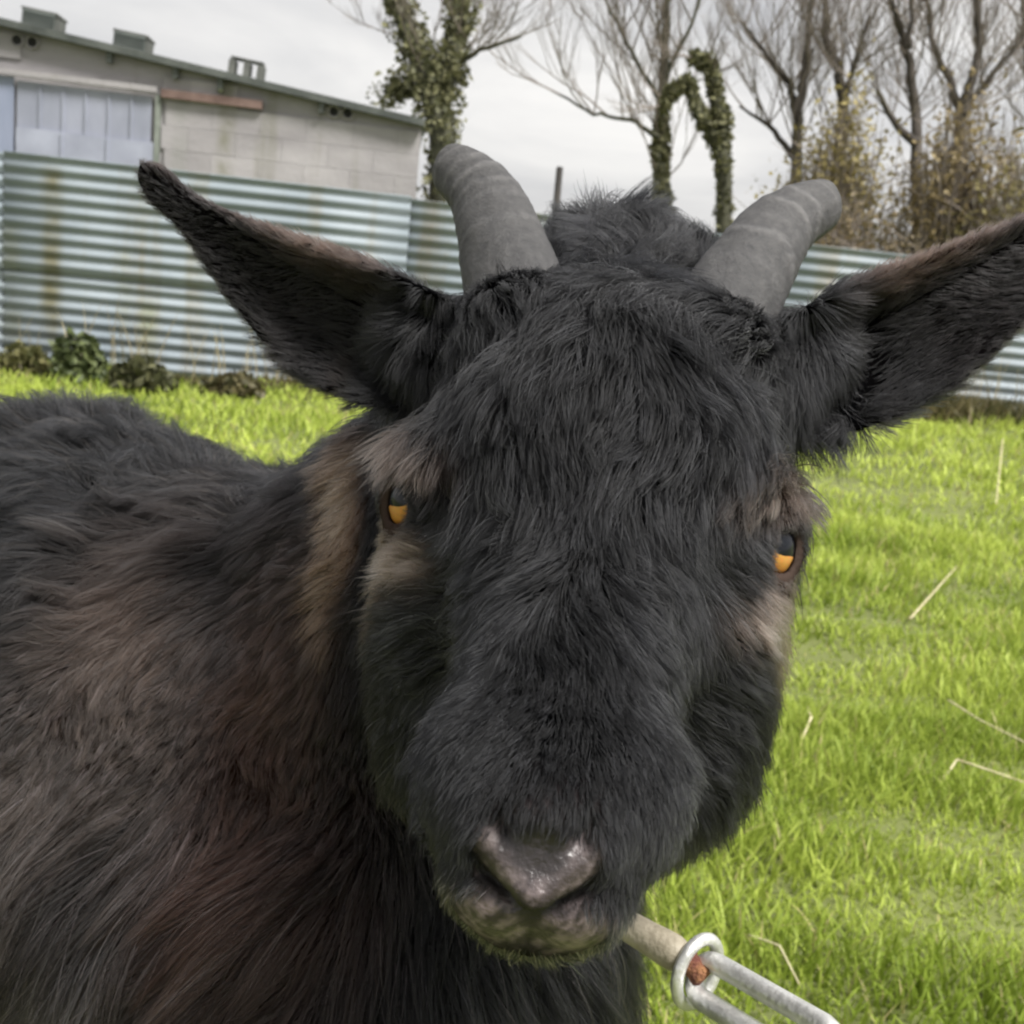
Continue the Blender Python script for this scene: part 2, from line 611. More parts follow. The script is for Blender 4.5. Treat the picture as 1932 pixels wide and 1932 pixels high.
# ------------------------------------------------------------------ block building behind the fence
BOFF = 4.2
bb = fb + fn * BOFF
bld = empty('block_building', (bb[0], bb[1], 0), FENCE_YAW)
tag(bld, 'long grey concrete block shed with sloping roof and pale metal door', 'building')
BH = lambda x, y: plane_hit(x, y, fb, BOFF)
uR, zR = BH(796, 232)
uL, zL = BH(0, 42)
slope = (zR - zL) / (uR - uL)
roofz = lambda u: zR + slope * (u - uR)
U_LEFT = uL - 2.2


def wall_mat(name, c1, c2):
    mt, t, b = mat_new(name)
    geo = N(t, 'ShaderNodeNewGeometry')
    oi = N(t, 'ShaderNodeObjectInfo')
    n0 = N(t, 'ShaderNodeTexNoise', Scale=1.1, Detail=8, Roughness=0.6)
    mp0 = N(t, 'ShaderNodeMapping')
    mp0.inputs['Scale'].default_value = (0.7, 0.7, 2.2)
    rp = N(t, 'ShaderNodeValToRGB')
    rp.color_ramp.elements[0].position, rp.color_ramp.elements[1].position = 0.33, 0.68
    rp.color_ramp.elements[0].color = (*c1, 1)
    rp.color_ramp.elements[1].color = (*c2, 1)
    t.links.new(geo.outputs['Position'], mp0.inputs['Vector'])
    t.links.new(mp0.outputs['Vector'], n0.inputs['Vector'])
    t.links.new(n0.outputs['Fac'], rp.inputs['Fac'])
    mpn = N(t, 'ShaderNodeMapping')
    mpn.inputs['Scale'].default_value = (2.2, 2.2, 0.25)
    n1_ = N(t, 'ShaderNodeTexNoise', Scale=1.5, Detail=8)
    r1 = N(t, 'ShaderNodeValToRGB')
    r1.color_ramp.elements[0].position, r1.color_ramp.elements[1].position = 0.56, 0.74
    t.links.new(geo.outputs['Position'], mpn.inputs['Vector'])
    t.links.new(mpn.outputs['Vector'], n1_.inputs['Vector'])
    t.links.new(n1_.outputs['Fac'], r1.inputs['Fac'])
    m1 = N(t, 'ShaderNodeMix', data_type='RGBA')
    m1.inputs['B'].default_value = (0.15, 0.15, 0.09, 1)
    mul = N(t, 'ShaderNodeMath', operation='MULTIPLY')
    mul.inputs[1].default_value = 0.6
    t.links.new(r1.outputs['Color'], mul.inputs[0])
    t.links.new(mul.outputs[0], m1.inputs['Factor'])
    t.links.new(rp.outputs['Color'], m1.inputs['A'])
    hv = N(t, 'ShaderNodeHueSaturation')
    rg = N(t, 'ShaderNodeMapRange')
    rg.inputs['To Min'].default_value = 0.9
    rg.inputs['To Max'].default_value = 1.08
    t.links.new(oi.outputs['Random'], rg.inputs['Value'])
    t.links.new(rg.outputs['Result'], hv.inputs['Value'])
    t.links.new(m1.outputs['Result'], hv.inputs['Color'])
    t.links.new(hv.outputs['Color'], b.inputs['Base Color'])
    b.inputs['Roughness'].default_value = 0.92
    nb = N(t, 'ShaderNodeTexNoise', Scale=30, Detail=5)
    bm = N(t, 'ShaderNodeBump', Strength=0.4, Distance=0.01)
    t.links.new(geo.outputs['Position'], nb.inputs['Vector'])
    t.links.new(nb.outputs['Fac'], bm.inputs['Height'])
    t.links.new(bm.outputs['Normal'], b.inputs['Normal'])
    return mt


block_mat = wall_mat('concrete_block', (0.255, 0.242, 0.250), (0.390, 0.372, 0.380))
_mm = 0
mortar_mat = wall_mat('mortar', (0.245, 0.232, 0.240), (0.375, 0.358, 0.366))
for _m in (block_mat, mortar_mat):
    add_streaks(_m, [(on_fence(416, BOFF), 0.13, 9.0, 0.0, 0.65, (0.14, 0.14, 0.075)), (on_fence(330, BOFF), 0.12, 9.0, 0.0, 0.35, (0.20, 0.22, 0.18))])
sheet_paint = noisy('pale_blue_sheet', (0.22, 0.235, 0.29), (0.33, 0.345, 0.42), scale=2.2, rough=0.55, detail=8, stretch=(1, 1, 0.5), coords='Object')
sheet_paint2 = noisy('blue_sheet', (0.22, 0.25, 0.34), (0.31, 0.34, 0.45), scale=2.0, rough=0.55, detail=8, stretch=(1, 1, 0.4))
sheet_paint3 = noisy('grey_blue_sheet', (0.25, 0.265, 0.33), (0.36, 0.38, 0.46), scale=2.2, rough=0.6, detail=8)
dark_metal = noisy('dark_roof_metal', (0.045, 0.052, 0.048), (0.10, 0.11, 0.10), scale=6, rough=0.7)
roof_mat = noisy('roof_sheet', (0.07, 0.085, 0.08), (0.15, 0.165, 0.155), scale=3, rough=0.75)
rust_mat = noisy('rusty_lintel', (0.11, 0.070, 0.058), (0.20, 0.135, 0.115), scale=7, rough=0.85, bump=0.3)
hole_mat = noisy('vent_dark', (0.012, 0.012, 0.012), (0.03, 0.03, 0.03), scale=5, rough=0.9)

# solid wall core with sloping top; the face lies 8 mm behind the blocks
DEPTH = 5.0
Vw = [(U_LEFT, 0.008, 0), (uR, 0.008, 0), (uR, 0.008, roofz(uR) - 0.03), (U_LEFT, 0.008, roofz(U_LEFT) - 0.03)]
Vw += [(a, DEPTH, c) for a, b_, c in Vw]
me = bpy.data.meshes.new('wall')
me.from_pydata([tuple(map(float, v)) for v in Vw], [], [(0, 1, 2, 3), (5, 4, 7, 6), (1, 5, 6, 2), (4, 0, 3, 7), (3, 2, 6, 7), (0, 4, 5, 1)])
wall = link('wall', me, mortar_mat, bld)
# door opening extents
dU0, dZtop = BH(32, 142)
dU1 = BH(298, 176)[0]
pU0 = U_LEFT + 0.3
mbk = MB()
mbk.box((0, 0.0, 0), (0.4425, 0.024, 0.2155))
me_block = None
bw, bhh = 0.445, 0.218
row, zz = 0, 0.0
doorz = max(BH(32, 142)[1], BH(298, 176)[1])
while zz < roofz(U_LEFT):
    b_r = uR + (0.0 if row % 2 == 0 else bw / 2)
    lim = dU1 + 0.045 if zz < doorz + 0.02 else U_LEFT
    while b_r > lim + 0.06:
        e0, e1 = max(b_r - bw, lim), min(b_r, uR)
        wd = e1 - e0
        top = min(roofz(e0), roofz(e1))
        if zz + bhh < top - 0.04 and zz > 1.0 and wd > 0.06:
            if me_block is None:
                o = mbk.build('concrete_block', block_mat, wall)
                me_block = o.data
            else:
                o = link('concrete_block', me_block, block_mat, wall)
            o.location = ((e0 + e1) / 2, random.uniform(-0.002, 0.002), zz + bhh / 2)
            o.scale = ((wd - 0.0025) / 0.4425, 1, 1)
        b_r -= bw
    row += 1
    zz += bhh

# roof slab following the slope
mb = MB()
ang = math.atan(slope)
Lr = (uR - U_LEFT + 0.05) / math.cos(ang)
um = (uR + U_LEFT) / 2
RM = Matrix.Rotation(-ang, 3, 'Y')
mb.box((um, DEPTH / 2 + 0.0, roofz(um) + 0.0), (Lr, DEPTH + 0.16, 0.045), RM)
roof = mb.build('roof', roof_mat, bld)
mb = MB()
mb.box((um, -0.10, roofz(um) - 0.005), (Lr, 0.03, 0.065), RM)
mb.build('fascia_board', dark_metal, roof)
vent_mat = noisy('vent_metal', (0.075, 0.08, 0.072), (0.15, 0.155, 0.14), scale=5, rough=0.8)
# louvred vents and the open vent on the roof edge
for (px, py, pw, ph, open_) in ((71, 40, 68, 34, 0), (243, 82, 66, 34, 0), (463, 132, 62, 34, 1)):
    u, z_ = BH(px, py)
    w_, h_ = abs(BH(px + pw / 2, py)[0] - BH(px - pw / 2, py)[0]), abs(BH(px, py + ph / 2)[1] - BH(px, py - ph / 2)[1])
    v = empty('roof_vent', (u, 0.02, z_ + 0.02), 0)
    v.rotation_euler = (0, -ang * 0.8, 0)
    v.parent = bld
    if not open_:
        mb = MB(); mb.box((0, 0.17, 0), (w_ * 0.96, 0.30, h_ * 0.94)); mb.build('vent_box', vent_mat, v)
        mb = MB(); mb.box((0, 0.17, h_ / 2), (w_ * 1.0, 0.34, 0.02)); mb.build('vent_cap', vent_mat, v)
        for k in range(5):
            mb = MB(); mb.box((0, 0.0, -h_ * 0.34 + k * h_ * 0.17), (w_ * 0.9, 0.03, 0.016), Matrix.Rotation(0.6, 3, 'X')); mb.build('louvre_slat', roof_mat, v)
    else:
        for xx in (-0.44, 0.02, 0.44):
            for yy in (0.03, 0.16):
                mb = MB(); mb.box((xx * w_, yy, -0.03), (0.06, 0.06, h_ * 1.1)); mb.build('vent_leg', vent_mat, v)
        mb = MB(); mb.box((0, 0.10, h_ / 2), (w_ * 1.0, 0.16, 0.016)); mb.build('vent_cap', vent_mat, v)
# paired round vent holes with a collar
for (px, py) in ((33, 76), (62, 80), (630, 211), (656, 214)):
    u, z_ = BH(px, py)
    mb = MB()
    ring = [(u + 0.055 * math.cos(a), -0.018, z_ + 0.055 * math.sin(a)) for a in np.linspace(0, 2 * math.pi, 13)[:-1]]
    mb.tube(ring, 0.010, 5, closed=True)
    vh = mb.build('vent_hole', mortar_mat, wall)
    mb = MB()
    b0 = len(mb.v)
    mb.tube([(u, -0.0172, z_), (u, 0.004, z_)], [0.052, 0.052], 12)
    mb.build('hole_shade_disc', hole_mat, wall)  # solid disc; the dark inside the hole is put into its colour
for (px, py) in ((333, 152), (607, 204), (210, 100), (418, 150)):
    u, z_ = BH(px, py)
    mb = MB(); mb.box((u, -0.045, roofz(u) - 0.085), (0.05, 0.07, 0.10)); mb.build('rafter_end', dark_metal, roof)
# rusty lintel
u0, z0 = BH(306, 183); u1, z1 = BH(496, 198)
mb = MB(); mb.box(((u0 + u1) / 2, -0.035, (z0 + z1) / 2 + 0.01), (u1 - u0, 0.06, 0.075)); mb.build('lintel', rust_mat, wall)
# downpipe with moss below it
u, z_ = BH(416, 200)
mb = MB(); mb.tube([(u, -0.05, roofz(u) - 0.06), (u, -0.05, z_ + 0.12)], 0.03, 8); mb.build('downpipe', noisy('mossy_pipe', (0.05, 0.06, 0.03), (0.11, 0.12, 0.06), scale=9), wall)
# metal door: framed ribbed sheets
door = empty('sliding_door', (0, 0, 0)); door.parent = bld
zt = doorz
zmid = BH(170, 262)[1]
def panel(name, ua, ub, za, zb, mtl, y, rib=0.16):
    mb = MB()
    mb.box(((ua + ub) / 2, y, (za + zb) / 2), (ub - ua, 0.012, zb - za))
    o = mb.build(name, mtl, door)
    mb = MB()
    uu = ua + rib
    while uu < ub - 0.05:
        mb.box((uu, y - 0.012, (za + zb) / 2), (0.022, 0.013, (zb - za) * 0.985))
        uu += rib
    if mb.v:
        mb.build('sheet_rib', mtl, o)
    return o
panel('upper_sheet', dU0 + 0.01, dU1 - 0.05, zmid, zt - 0.05, sheet_paint, -0.020, 0.21)
panel('lower_sheet', dU0 + 0.01, dU1 - 0.02, 0.25, zmid + 0.03, sheet_paint3, -0.040, 0.42)
panel('side_sheet', U_LEFT + 0.35, dU0 - 0.015, 0.25, zt - 0.02, sheet_paint2, -0.030, 0.4)
mb = MB(); mb.box(((dU1 + U_LEFT) / 2, -0.06, zt + 0.015), (dU1 - U_LEFT, 0.05, 0.05)); mb.build('door_track', mortar_mat, door)
mb = MB(); mb.box((dU1 + 0.01, -0.015, (zt + 0.2) / 2), (0.05, 0.04, zt - 0.25)); mb.build('door_jamb', noisy('greenish_jamb', (0.14, 0.16, 0.14), (0.24, 0.26, 0.23), scale=6), door)

# ------------------------------------------------------------------ trees and shrubs behind the fence
bark = noisy('bark', (0.035, 0.029, 0.024), (0.080, 0.068, 0.056), scale=6, rough=0.95, stretch=(1, 1, 0.3), bump=0.5)
ivy_bark = noisy('ivy_bark', (0.035, 0.036, 0.022), (0.075, 0.075, 0.045), scale=8, rough=0.95, bump=0.5)
twig_mat = noisy('twig', (0.15, 0.125, 0.10), (0.25, 0.215, 0.18), scale=3, rough=0.9)
leaf_mat = attr_mat('leaf', rough=0.55, translucent=0.25, spec=0.3)


def leaves(name, centres, size, col_a, col_b, parent):
    n = len(centres)
    a, b = rng.normal(size=(n, 3)), rng.normal(size=(n, 3))
    a /= np.linalg.norm(a, axis=1)[:, None]
    b -= a * (a * b).sum(1)[:, None]
    b /= np.linalg.norm(b, axis=1)[:, None]
    s = (size * (0.6 + 0.8 * rng.random(n)))[:, None]
    V = np.stack([centres - a * s, centres + b * s * 0.55, centres + a * s, centres - b * s * 0.55], 1)
    me = np_mesh(name, V.reshape(-1, 3), [(np.arange(n) * 4)[:, None] + np.arange(4)], smooth=False)
    t = rng.random(n)[:, None]
    set_tint(me, np.repeat(np.array(col_a) * (1 - t) + np.array(col_b) * t, 4, 0))
    return link(name, me, leaf_mat, parent)


def grow(mb, p, d, length, r, level, rnd, spread=0.55, up=0.25, kids=4):
    segs = 4
    pts, rad = [p], [r]
    q_ = p.copy()
    dd = d.copy()
    for i in range(segs):
        dd = (dd + Vector((rnd.gauss(0, 0.12), rnd.gauss(0, 0.12), rnd.gauss(0, 0.10) + up * 0.15))).normalized()
        q_ = q_ + dd * (length / segs)
        pts.append(q_.copy())
        rad.append(r * (1 - 0.72 * (i + 1) / segs))
    mb.tube(pts, rad, 4 if level < 1 else 3, cap=False)
    if level >= 3:
        return
    for k in range(kids):
        t = rnd.uniform(0.25, 1.0)
        i = min(int(t * segs), segs - 1)
        b = pts[i].lerp(pts[i + 1], t * segs - i)
        side = Vector((rnd.gauss(0, 1), rnd.gauss(0, 1), rnd.gauss(0, 0.6)))
        nd = (dd + side.normalized() * spread + Vector((0, 0, up))).normalized()
        grow(mb, b, nd, length * rnd.uniform(0.45, 0.7), max(r * 0.42, 0.0035), level + 1, rnd, spread, up, kids)


def tree(label, D, limbs, twigs, seed, ivy=None, group='trees behind the fence', name='bare_tree', tw_len=1.6, up=0.3, spread=0.6, lean=(0, 0)):
    """limbs: list of (pixel polyline, start radius px, end radius px); the first is the trunk and reaches the ground"""
    rnd = random.Random(seed)
    base = P(limbs[0][0][0][0], limbs[0][0][0][1], D)
    root = empty(name, (base[0], base[1], 0))
    tag(root, label, 'tree', group)
    org = np.array([base[0], base[1], 0])
    all_pts = []
    for li, (pl, r0, r1) in enumerate(limbs):
        pts = []
        dz = 0.0
        for i, (x, y) in enumerate(pl):
            dz += rnd.uniform(-0.25, 0.25) if i else 0
            pts.append(P(x, y, D + dz) - org)
        if li == 0:
            pts.insert(0, np.array([rnd.uniform(-.1, .1), 0, -0.05]))
        rr = np.linspace(r0, r1, len(pts)) * D / FPX
        fine, fr = [], []
        for i in range(len(pts) - 1):
            for k in range(5):
                t = k / 5
                fine.append(Vector(pts[i] * (1 - t) + pts[i + 1] * t + rng.normal(size=3) * 0.012))
                fr.append(rr[i] * (1 - t) + rr[i + 1] * t)
        fine.append(Vector(pts[-1])); fr.append(rr[-1])
        mb = MB()
        mb.tube(fine, fr, 8)
        mb.build('trunk' if li == 0 else 'limb', ivy_bark if ivy else bark, root, True)
        all_pts.append((fine, fr))
    mb = MB()
    for (li, nt, t0) in twigs:
        fine, fr = all_pts[li]
        for k in range(nt):
            i = int(rnd.uniform(t0, 0.999) * (len(fine) - 1))
            d = (fine[i + 1] - fine[i]).normalized()
            side = Vector((rnd.gauss(0, 1) + lean[0], rnd.gauss(0, 1), rnd.gauss(0, 0.5) + lean[1])).normalized()
            grow(mb, fine[i], (d * 0.5 + side * 0.75 + Vector((0, 0, up))).normalized(), tw_len * rnd.uniform(0.6, 1.25), 0.021 * D / 20, 1, rnd, spread, up, 5)
    if mb.v:
        cr_ = mb.build('crown', twig_mat, root, True)
    if ivy:
        cs = []
        for (li, t0, t1, nl, rad) in ivy:
            fine, fr = all_pts[li]
            L_ = len(fine)
            for k in range(nl):
                f_ = rnd.uniform(t0, t1) * (L_ - 1.001)
                i = int(f_)
                c = np.array(fine[i].lerp(fine[i + 1], f_ - i))
                lump = 0.65 + 0.5 * math.sin(f_ * 0.9 + li) * math.sin(f_ * 0.37 + 2)
                v = rng.normal(size=3)
                v /= np.linalg.norm(v)
                cs.append(c + v * (fr[i] * 0.8 + rad * lump * rnd.random() ** 0.6))
        leaves('ivy', np.array(cs), 0.055 * D / 16, (0.075, 0.080, 0.040), (0.230, 0.225, 0.115), root)
    return root


tree('tall ivy-clad tree rising over the right end of the shed', 15.0,
     [([(838, 420), (832, 250), (808, 150), (770, 60), (722, -60)], 30, 14),
      ([(822, 215), (850, 120), (868, 30), (872, -70)], 22, 12),
      ([(858, 125), (905, 95), (985, 68)], 7, 2),
      ([(812, 150), (770, 168), (722, 172)], 8, 3)],
     [(0, 10, 0.55), (1, 8, 0.3), (2, 6, 0.3)], 1, ivy=[(0, 0.25, 1.0, 2300, 0.32), (1, 0.0, 1.0, 1700, 0.29), (3, 0.2, 1.0, 600, 0.28)], tw_len=1.0, name='ivy_tree')
tree('slender bare tree with ivy on its lower trunk, left of the two between the horns', 22.0,
     [([(1247, 420), (1246, 300), (1250, 180), (1256, 60), (1262, -60)], 20, 5),
      ([(1243, 260), (1190, 225), (1120, 215), (1040, 170)], 5, 2),
      ([(1248, 200), (1205, 120), (1150, 20), (1130, -40)], 5, 2),
      ([(1252, 150), (1300, 60), (1330, -30)], 5, 2)],
     [(0, 26, 0.30), (1, 10, 0.2), (2, 12, 0.15), (3, 8, 0.2)], 2, ivy=[(0, 0.22, 0.52, 1500, 0.14)], tw_len=2.1, up=0.45, lean=(-0.5, 0.3))
tree('short forked pollard wrapped in dark ivy, right of the slender bare tree', 20.0,
     [([(1366, 430), (1366, 320), (1362, 235), (1348, 165), (1340, 120), (1308, 108)], 17, 9),
      ([(1358, 285), (1322, 215), (1296, 155), (1268, 172), (1252, 205)], 13, 6)],
     [(0, 7, 0.75), (1, 6, 0.6)], 3, ivy=[(0, 0.2, 1.0, 1500, 0.11), (1, 0.0, 1.0, 1200, 0.11)], tw_len=0.8, up=0.3, name='pollard_tree')
tree('bare grey tree with two upright forks above the ochre scrub beside the right horn', 21.0,
     [([(1500, 450), (1502, 300), (1506, 210), (1520, 130), (1532, -30)], 15, 5),
      ([(1503, 225), (1490, 160), (1440, 95), (1400, 40)], 8, 3),
      ([(1500, 300), (1450, 235), (1395, 200)], 7, 2)],
     [(0, 20, 0.35), (1, 14, 0.1), (2, 8, 0.2)], 4, tw_len=1.9, up=0.4)
tree('bare tree with crooked dark stem just right of the twin-forked grey tree', 20.5,
     [([(1572, 450), (1582, 300), (1592, 190), (1578, 120), (1556, 70), (1560, -40)], 16, 6),
      ([(1590, 195), (1612, 120), (1640, 30)], 7, 3)],
     [(0, 22, 0.35), (1, 12, 0.1)], 5, tw_len=1.9, up=0.4)
tree('bare tree with long bare S-curved stem above the right ear', 19.0,
     [([(1735, 450), (1728, 300), (1730, 220), (1716, 120), (1700, 60), (1680, 0)], 14, 6),
      ([(1730, 275), (1690, 235), (1655, 170)], 9, 4),
      ([(1712, 90), (1722, 40), (1718, -30)], 6, 3)],
     [(0, 16, 0.4), (1, 8, 0.3), (2, 8, 0.2)], 6, tw_len=1.5, up=0.4)
tree('bare tree forking widely into a Y at the far right edge of the row', 19.5,
     [([(1805, 450), (1810, 300), (1812, 215), (1835, 150), (1848, 95), (1842, -40)], 16, 6),
      ([(1812, 215), (1792, 150), (1762, 90), (1745, -20)], 9, 4),
      ([(1812, 225), (1880, 130), (1960, 40)], 6, 3)],
     [(0, 16, 0.35), (1, 14, 0.15), (2, 14, 0.1)], 8, tw_len=1.8, up=0.4)
tree('distant bare tree reaching past the right edge of the picture', 23.0,
     [([(1965, 450), (1950, 300), (1940, 150), (1925, -40)], 13, 5),
      ([(1948, 280), (1985, 170), (2010, 60)], 7, 3)],
     [(0, 22, 0.3), (1, 8, 0.2)], 9, tw_len=2.0, up=0.4)


def shrub(label, D, x0, x1, ytop, ybot, n, seed, ca, cb, nl):
    rnd = random.Random(seed)
    xc = (x0 + x1) / 2
    base = P(xc, ybot, D)
    root = empty('scrub_bush', (base[0], base[1], 0))
    tag(root, label, 'bush', 'scrub bushes behind the fence')
    org = np.array([base[0], base[1], 0])
    half = (x1 - x0) / 2 * D / FPX
    H = P(xc, ytop, D)[2]
    mb = MB()
    cs = []
    for k in range(n):
        u = rnd.gauss(0, 0.42)
        b = Vector((u * half * 0.75, rnd.gauss(0, half * 0.4), 0))
        h = H * rnd.uniform(0.72, 1.12) * (1 - 0.36 * min(1.4, abs(u)))
        tip = Vector((b.x + u * half * 0.5 + rnd.gauss(0, 0.15), b.y + rnd.gauss(0, .2), h))
        pts = [b.lerp(tip, t) + Vector((rnd.gauss(0, .05), rnd.gauss(0, .05), 0)) for t in (0, .3, .55, .8, 1)]
        mb.tube(pts, [0.022, 0.016, 0.012, 0.008, 0.004], 3, cap=False)
        for j in range(nl):
            t = rnd.uniform(0.35, 1.0)
            cs.append(np.array(b.lerp(tip, t)) + rng.normal(size=3) * np.array([0.13, 0.13, 0.12]))
        for j in range(3):
            a = b.lerp(tip, rnd.uniform(0.4, 0.9))
            e = a + Vector((rnd.gauss(0, .3), rnd.gauss(0, .3), rnd.uniform(.2, .6)))
            mb.tube([a, (a + e) / 2 + Vector((rnd.gauss(0, .04), 0, 0.03)), e], [0.009, 0.007, 0.003], 3, cap=False)
    mb.build('stems', twig_mat, root, True)
    leaves('foliage', np.array(cs), 0.050, ca, cb, root)


shrub('ochre-green scrub bush behind the tip of the right horn', 17.5, 1455, 1660, 190, 460, 190, 21, (0.20, 0.165, 0.060), (0.38, 0.32, 0.13), 30)
shrub('large brown-olive scrub bush behind the right ear', 16.5, 1690, 1890, 195, 460, 220, 22, (0.17, 0.13, 0.065), (0.34, 0.27, 0.13), 28)
shrub('low olive scrub bush at the right edge beyond the fence', 15.5, 1820, 2010, 285, 460, 120, 23, (0.16, 0.14, 0.06), (0.30, 0.26, 0.11), 30)
shrub('low thin brown scrub just behind the fence between horn and ear', 14.0, 1380, 1740, 365, 470, 120, 24, (0.14, 0.11, 0.06), (0.27, 0.21, 0.12), 14)

# ------------------------------------------------------------------ rank growth along the foot of the fence
def fence_pt(u, w):
    return fb[0] + ft[0] * u + fn[0] * w, fb[1] + ft[1] * u + fn[1] * w


n = 9000
u = rng.uniform(-4.2, 6.5, n)
w = -np.abs(rng.normal(0, 0.16, n)) - 0.06
X, Y = fence_pt(u, w)
keep = in_view(X, Y, ground_z(X, Y) + 0.1, 120)
X, Y, u = X[keep], Y[keep], u[keep]
n = len(X)
pt = np.stack([X, Y, ground_z(X, Y) - 0.01], -1)
hh = (0.10 + 0.13 * rng.random(n)) * (1 + 0.5 * vnoise(pt, 31, 2.0)) + 0.05 * (u > 3)
t = np.clip(0.45 + 0.5 * vnoise(pt, 32, 3.0) + 0.25 * rng.normal(size=n), 0, 1)[:, None]
cols = np.array([0.045, 0.055, 0.020]) * (1 - t) + np.array([0.19, 0.16, 0.075]) * t
me = blades(pt, np.maximum(hh, 0.05), 0.006 * (0.6 + rng.random(n)), 0.2 + 0.7 * rng.random(n), cols)
tag(link('rank_weeds', me, grass_mat), 'rank brown and olive weeds along the foot of the metal fence', 'weeds', kind='stuff')
n = 260
u = rng.uniform(-4.0, 6.5, n)
w = -np.abs(rng.normal(0, 0.12, n)) - 0.08
X, Y = fence_pt(u, w)
pt = np.stack([X, Y, ground_z(X, Y) - 0.01], -1)
cols = np.array([0.42, 0.36, 0.22]) * (0.6 + 0.6 * rng.random(n))[:, None]
me = blades(pt, 0.25 + 0.3 * rng.random(n), np.full(n, 0.004), 0.1 + 0.3 * rng.random(n), cols)
tag(link('dead_stems', me, grass_mat), 'thin pale dead stems standing against the metal fence', 'stems', kind='stuff')


def weed_clump(label, px, py, rx, rz, n, ca, cb):
    g = ground_hit(px, py)
    root = empty('weed_clump', (g[0], g[1], float(ground_z(g[0], g[1]))))
    tag(root, label, 'weed', 'leafy weed clumps at the fence foot')
    v = rng.normal(size=(n, 3))
    v /= np.linalg.norm(v, axis=1)[:, None]
    v *= (rng.random(n) ** 0.45)[:, None]
    v[:, 2] = np.abs(v[:, 2])
    c = v * np.array([rx, rx * 0.7, rz])
    c *= (1 + 0.25 * vnoise(c, n, 14))[:, None]
    leaves('foliage', c + np.array([0, 0, 0.02]), 0.032, ca, cb, root)
    mb = MB()
    for k in range(14):
        e = c[k * 7]
        mb.tube([(e[0] * .2, e[1] * .2, -0.02), (e[0] * .6, e[1] * .6, e[2] * .5), e], [0.005, 0.004, 0.002], 4)
    mb.build('stems', twig_mat, root, True)


weed_clump('rounded dark green weed clump at the fence foot above the goat back', 150, 722, 0.20, 0.26, 900, (0.045, 0.062, 0.024), (0.130, 0.155, 0.060))
weed_clump('low dark weed clump right of the rounded green one at the fence foot', 262, 742, 0.19, 0.15, 600, (0.045, 0.050, 0.024), (0.115, 0.115, 0.055))
weed_clump('straggly olive weed clump at the left edge of the fence foot', 45, 705, 0.16, 0.16, 400, (0.07, 0.075, 0.03), (0.16, 0.15, 0.06))
weed_clump('small brownish weed clump by the left ear at the fence foot', 430, 745, 0.20, 0.12, 450, (0.05, 0.05, 0.025), (0.13, 0.11, 0.05))
weed_clump('brown-green weed clump at the fence foot under the right ear', 1890, 800, 0.30, 0.16, 600, (0.05, 0.055, 0.025), (0.14, 0.12, 0.06))

# ------------------------------------------------------------------ the goat
# goat space: x to the picture's right, y up, z towards the viewer, origin between the eyes
EO = P(1110, 995, 0.37)
_a = math.radians(7.2)
_ex = math.cos(_a) * rgt - math.sin(_a) * upv
_ey = math.cos(_a) * upv + math.sin(_a) * rgt
_yaw = math.radians(4.9)
gex = math.cos(_yaw) * _ex - math.sin(_yaw) * fwd
gez = -math.cos(_yaw) * fwd - math.sin(_yaw) * _ex
gey = _ey
GM = np.stack([gex, gey, gez])            # rows are axes


def toG(w):
    return (np.asarray(w) - EO) @ GM.T


def toW(g):
    return EO + np.asarray(g) @ GM


def PG(x, y, d):
    return toG(P(x, y, d))


GOAT_BASE = np.array([-0.30, 0.70, 0.0])
goat = empty('goat', GOAT_BASE)
tag(goat, 'black shaggy goat with short grey horns looking straight at the viewer', 'goat')

# ---- signed distance field on a stretched grid (fine on the face, coarse on the body)
def axis(parts):
    a = [parts[0][0]]
    for lo, hi, st in parts:
        k = max(1, int(round((hi - lo) / st)))
        a += list(lo + (hi - lo) * np.arange(1, k + 1) / k)
    return np.array(a, np.float32)


AX = axis([(-1.00, -0.22, 0.010), (-0.22, -0.036, 0.0024), (-0.036, 0.036, 0.0013), (0.036, 0.22, 0.0024)])
AY = axis([(-0.86, -0.22, 0.010), (-0.22, -0.118, 0.004), (-0.118, -0.048, 0.0013), (-0.048, 0.19, 0.0024)])
AZ = axis([(-1.00, -0.26, 0.010), (-0.26, -0.13, 0.005), (-0.13, 0.07, 0.0024), (0.07, 0.145, 0.0013)])
FLD = np.full((len(AX), len(AY), len(AZ)), 0.08, np.float32)


def sub(lo, hi):
    sl = []
    for A, l, h in zip((AX, AY, AZ), lo, hi):
        i0, i1 = np.searchsorted(A, l), np.searchsorted(A, h)
        sl.append(slice(max(0, i0 - 1), min(len(A), i1 + 1)))
    return tuple(sl), AX[sl[0]][:, None, None], AY[sl[1]][None, :, None], AZ[sl[2]][None, None, :]


def smin(a, b, k):
    h = np.clip(0.5 + 0.5 * (b - a) / k, 0, 1)
    return b * (1 - h) + a * h - k * h * (1 - h)


def apply(lo, hi, fn_, k, cut=False, pad=0.045):
    sl, X, Y, Z = sub([l - pad for l in lo], [h + pad for h in hi])
    d = fn_(X, Y, Z).astype(np.float32)
    if cut:
        FLD[sl] = -smin(-FLD[sl], d, k)
    else:
        FLD[sl] = smin(FLD[sl], d, k)


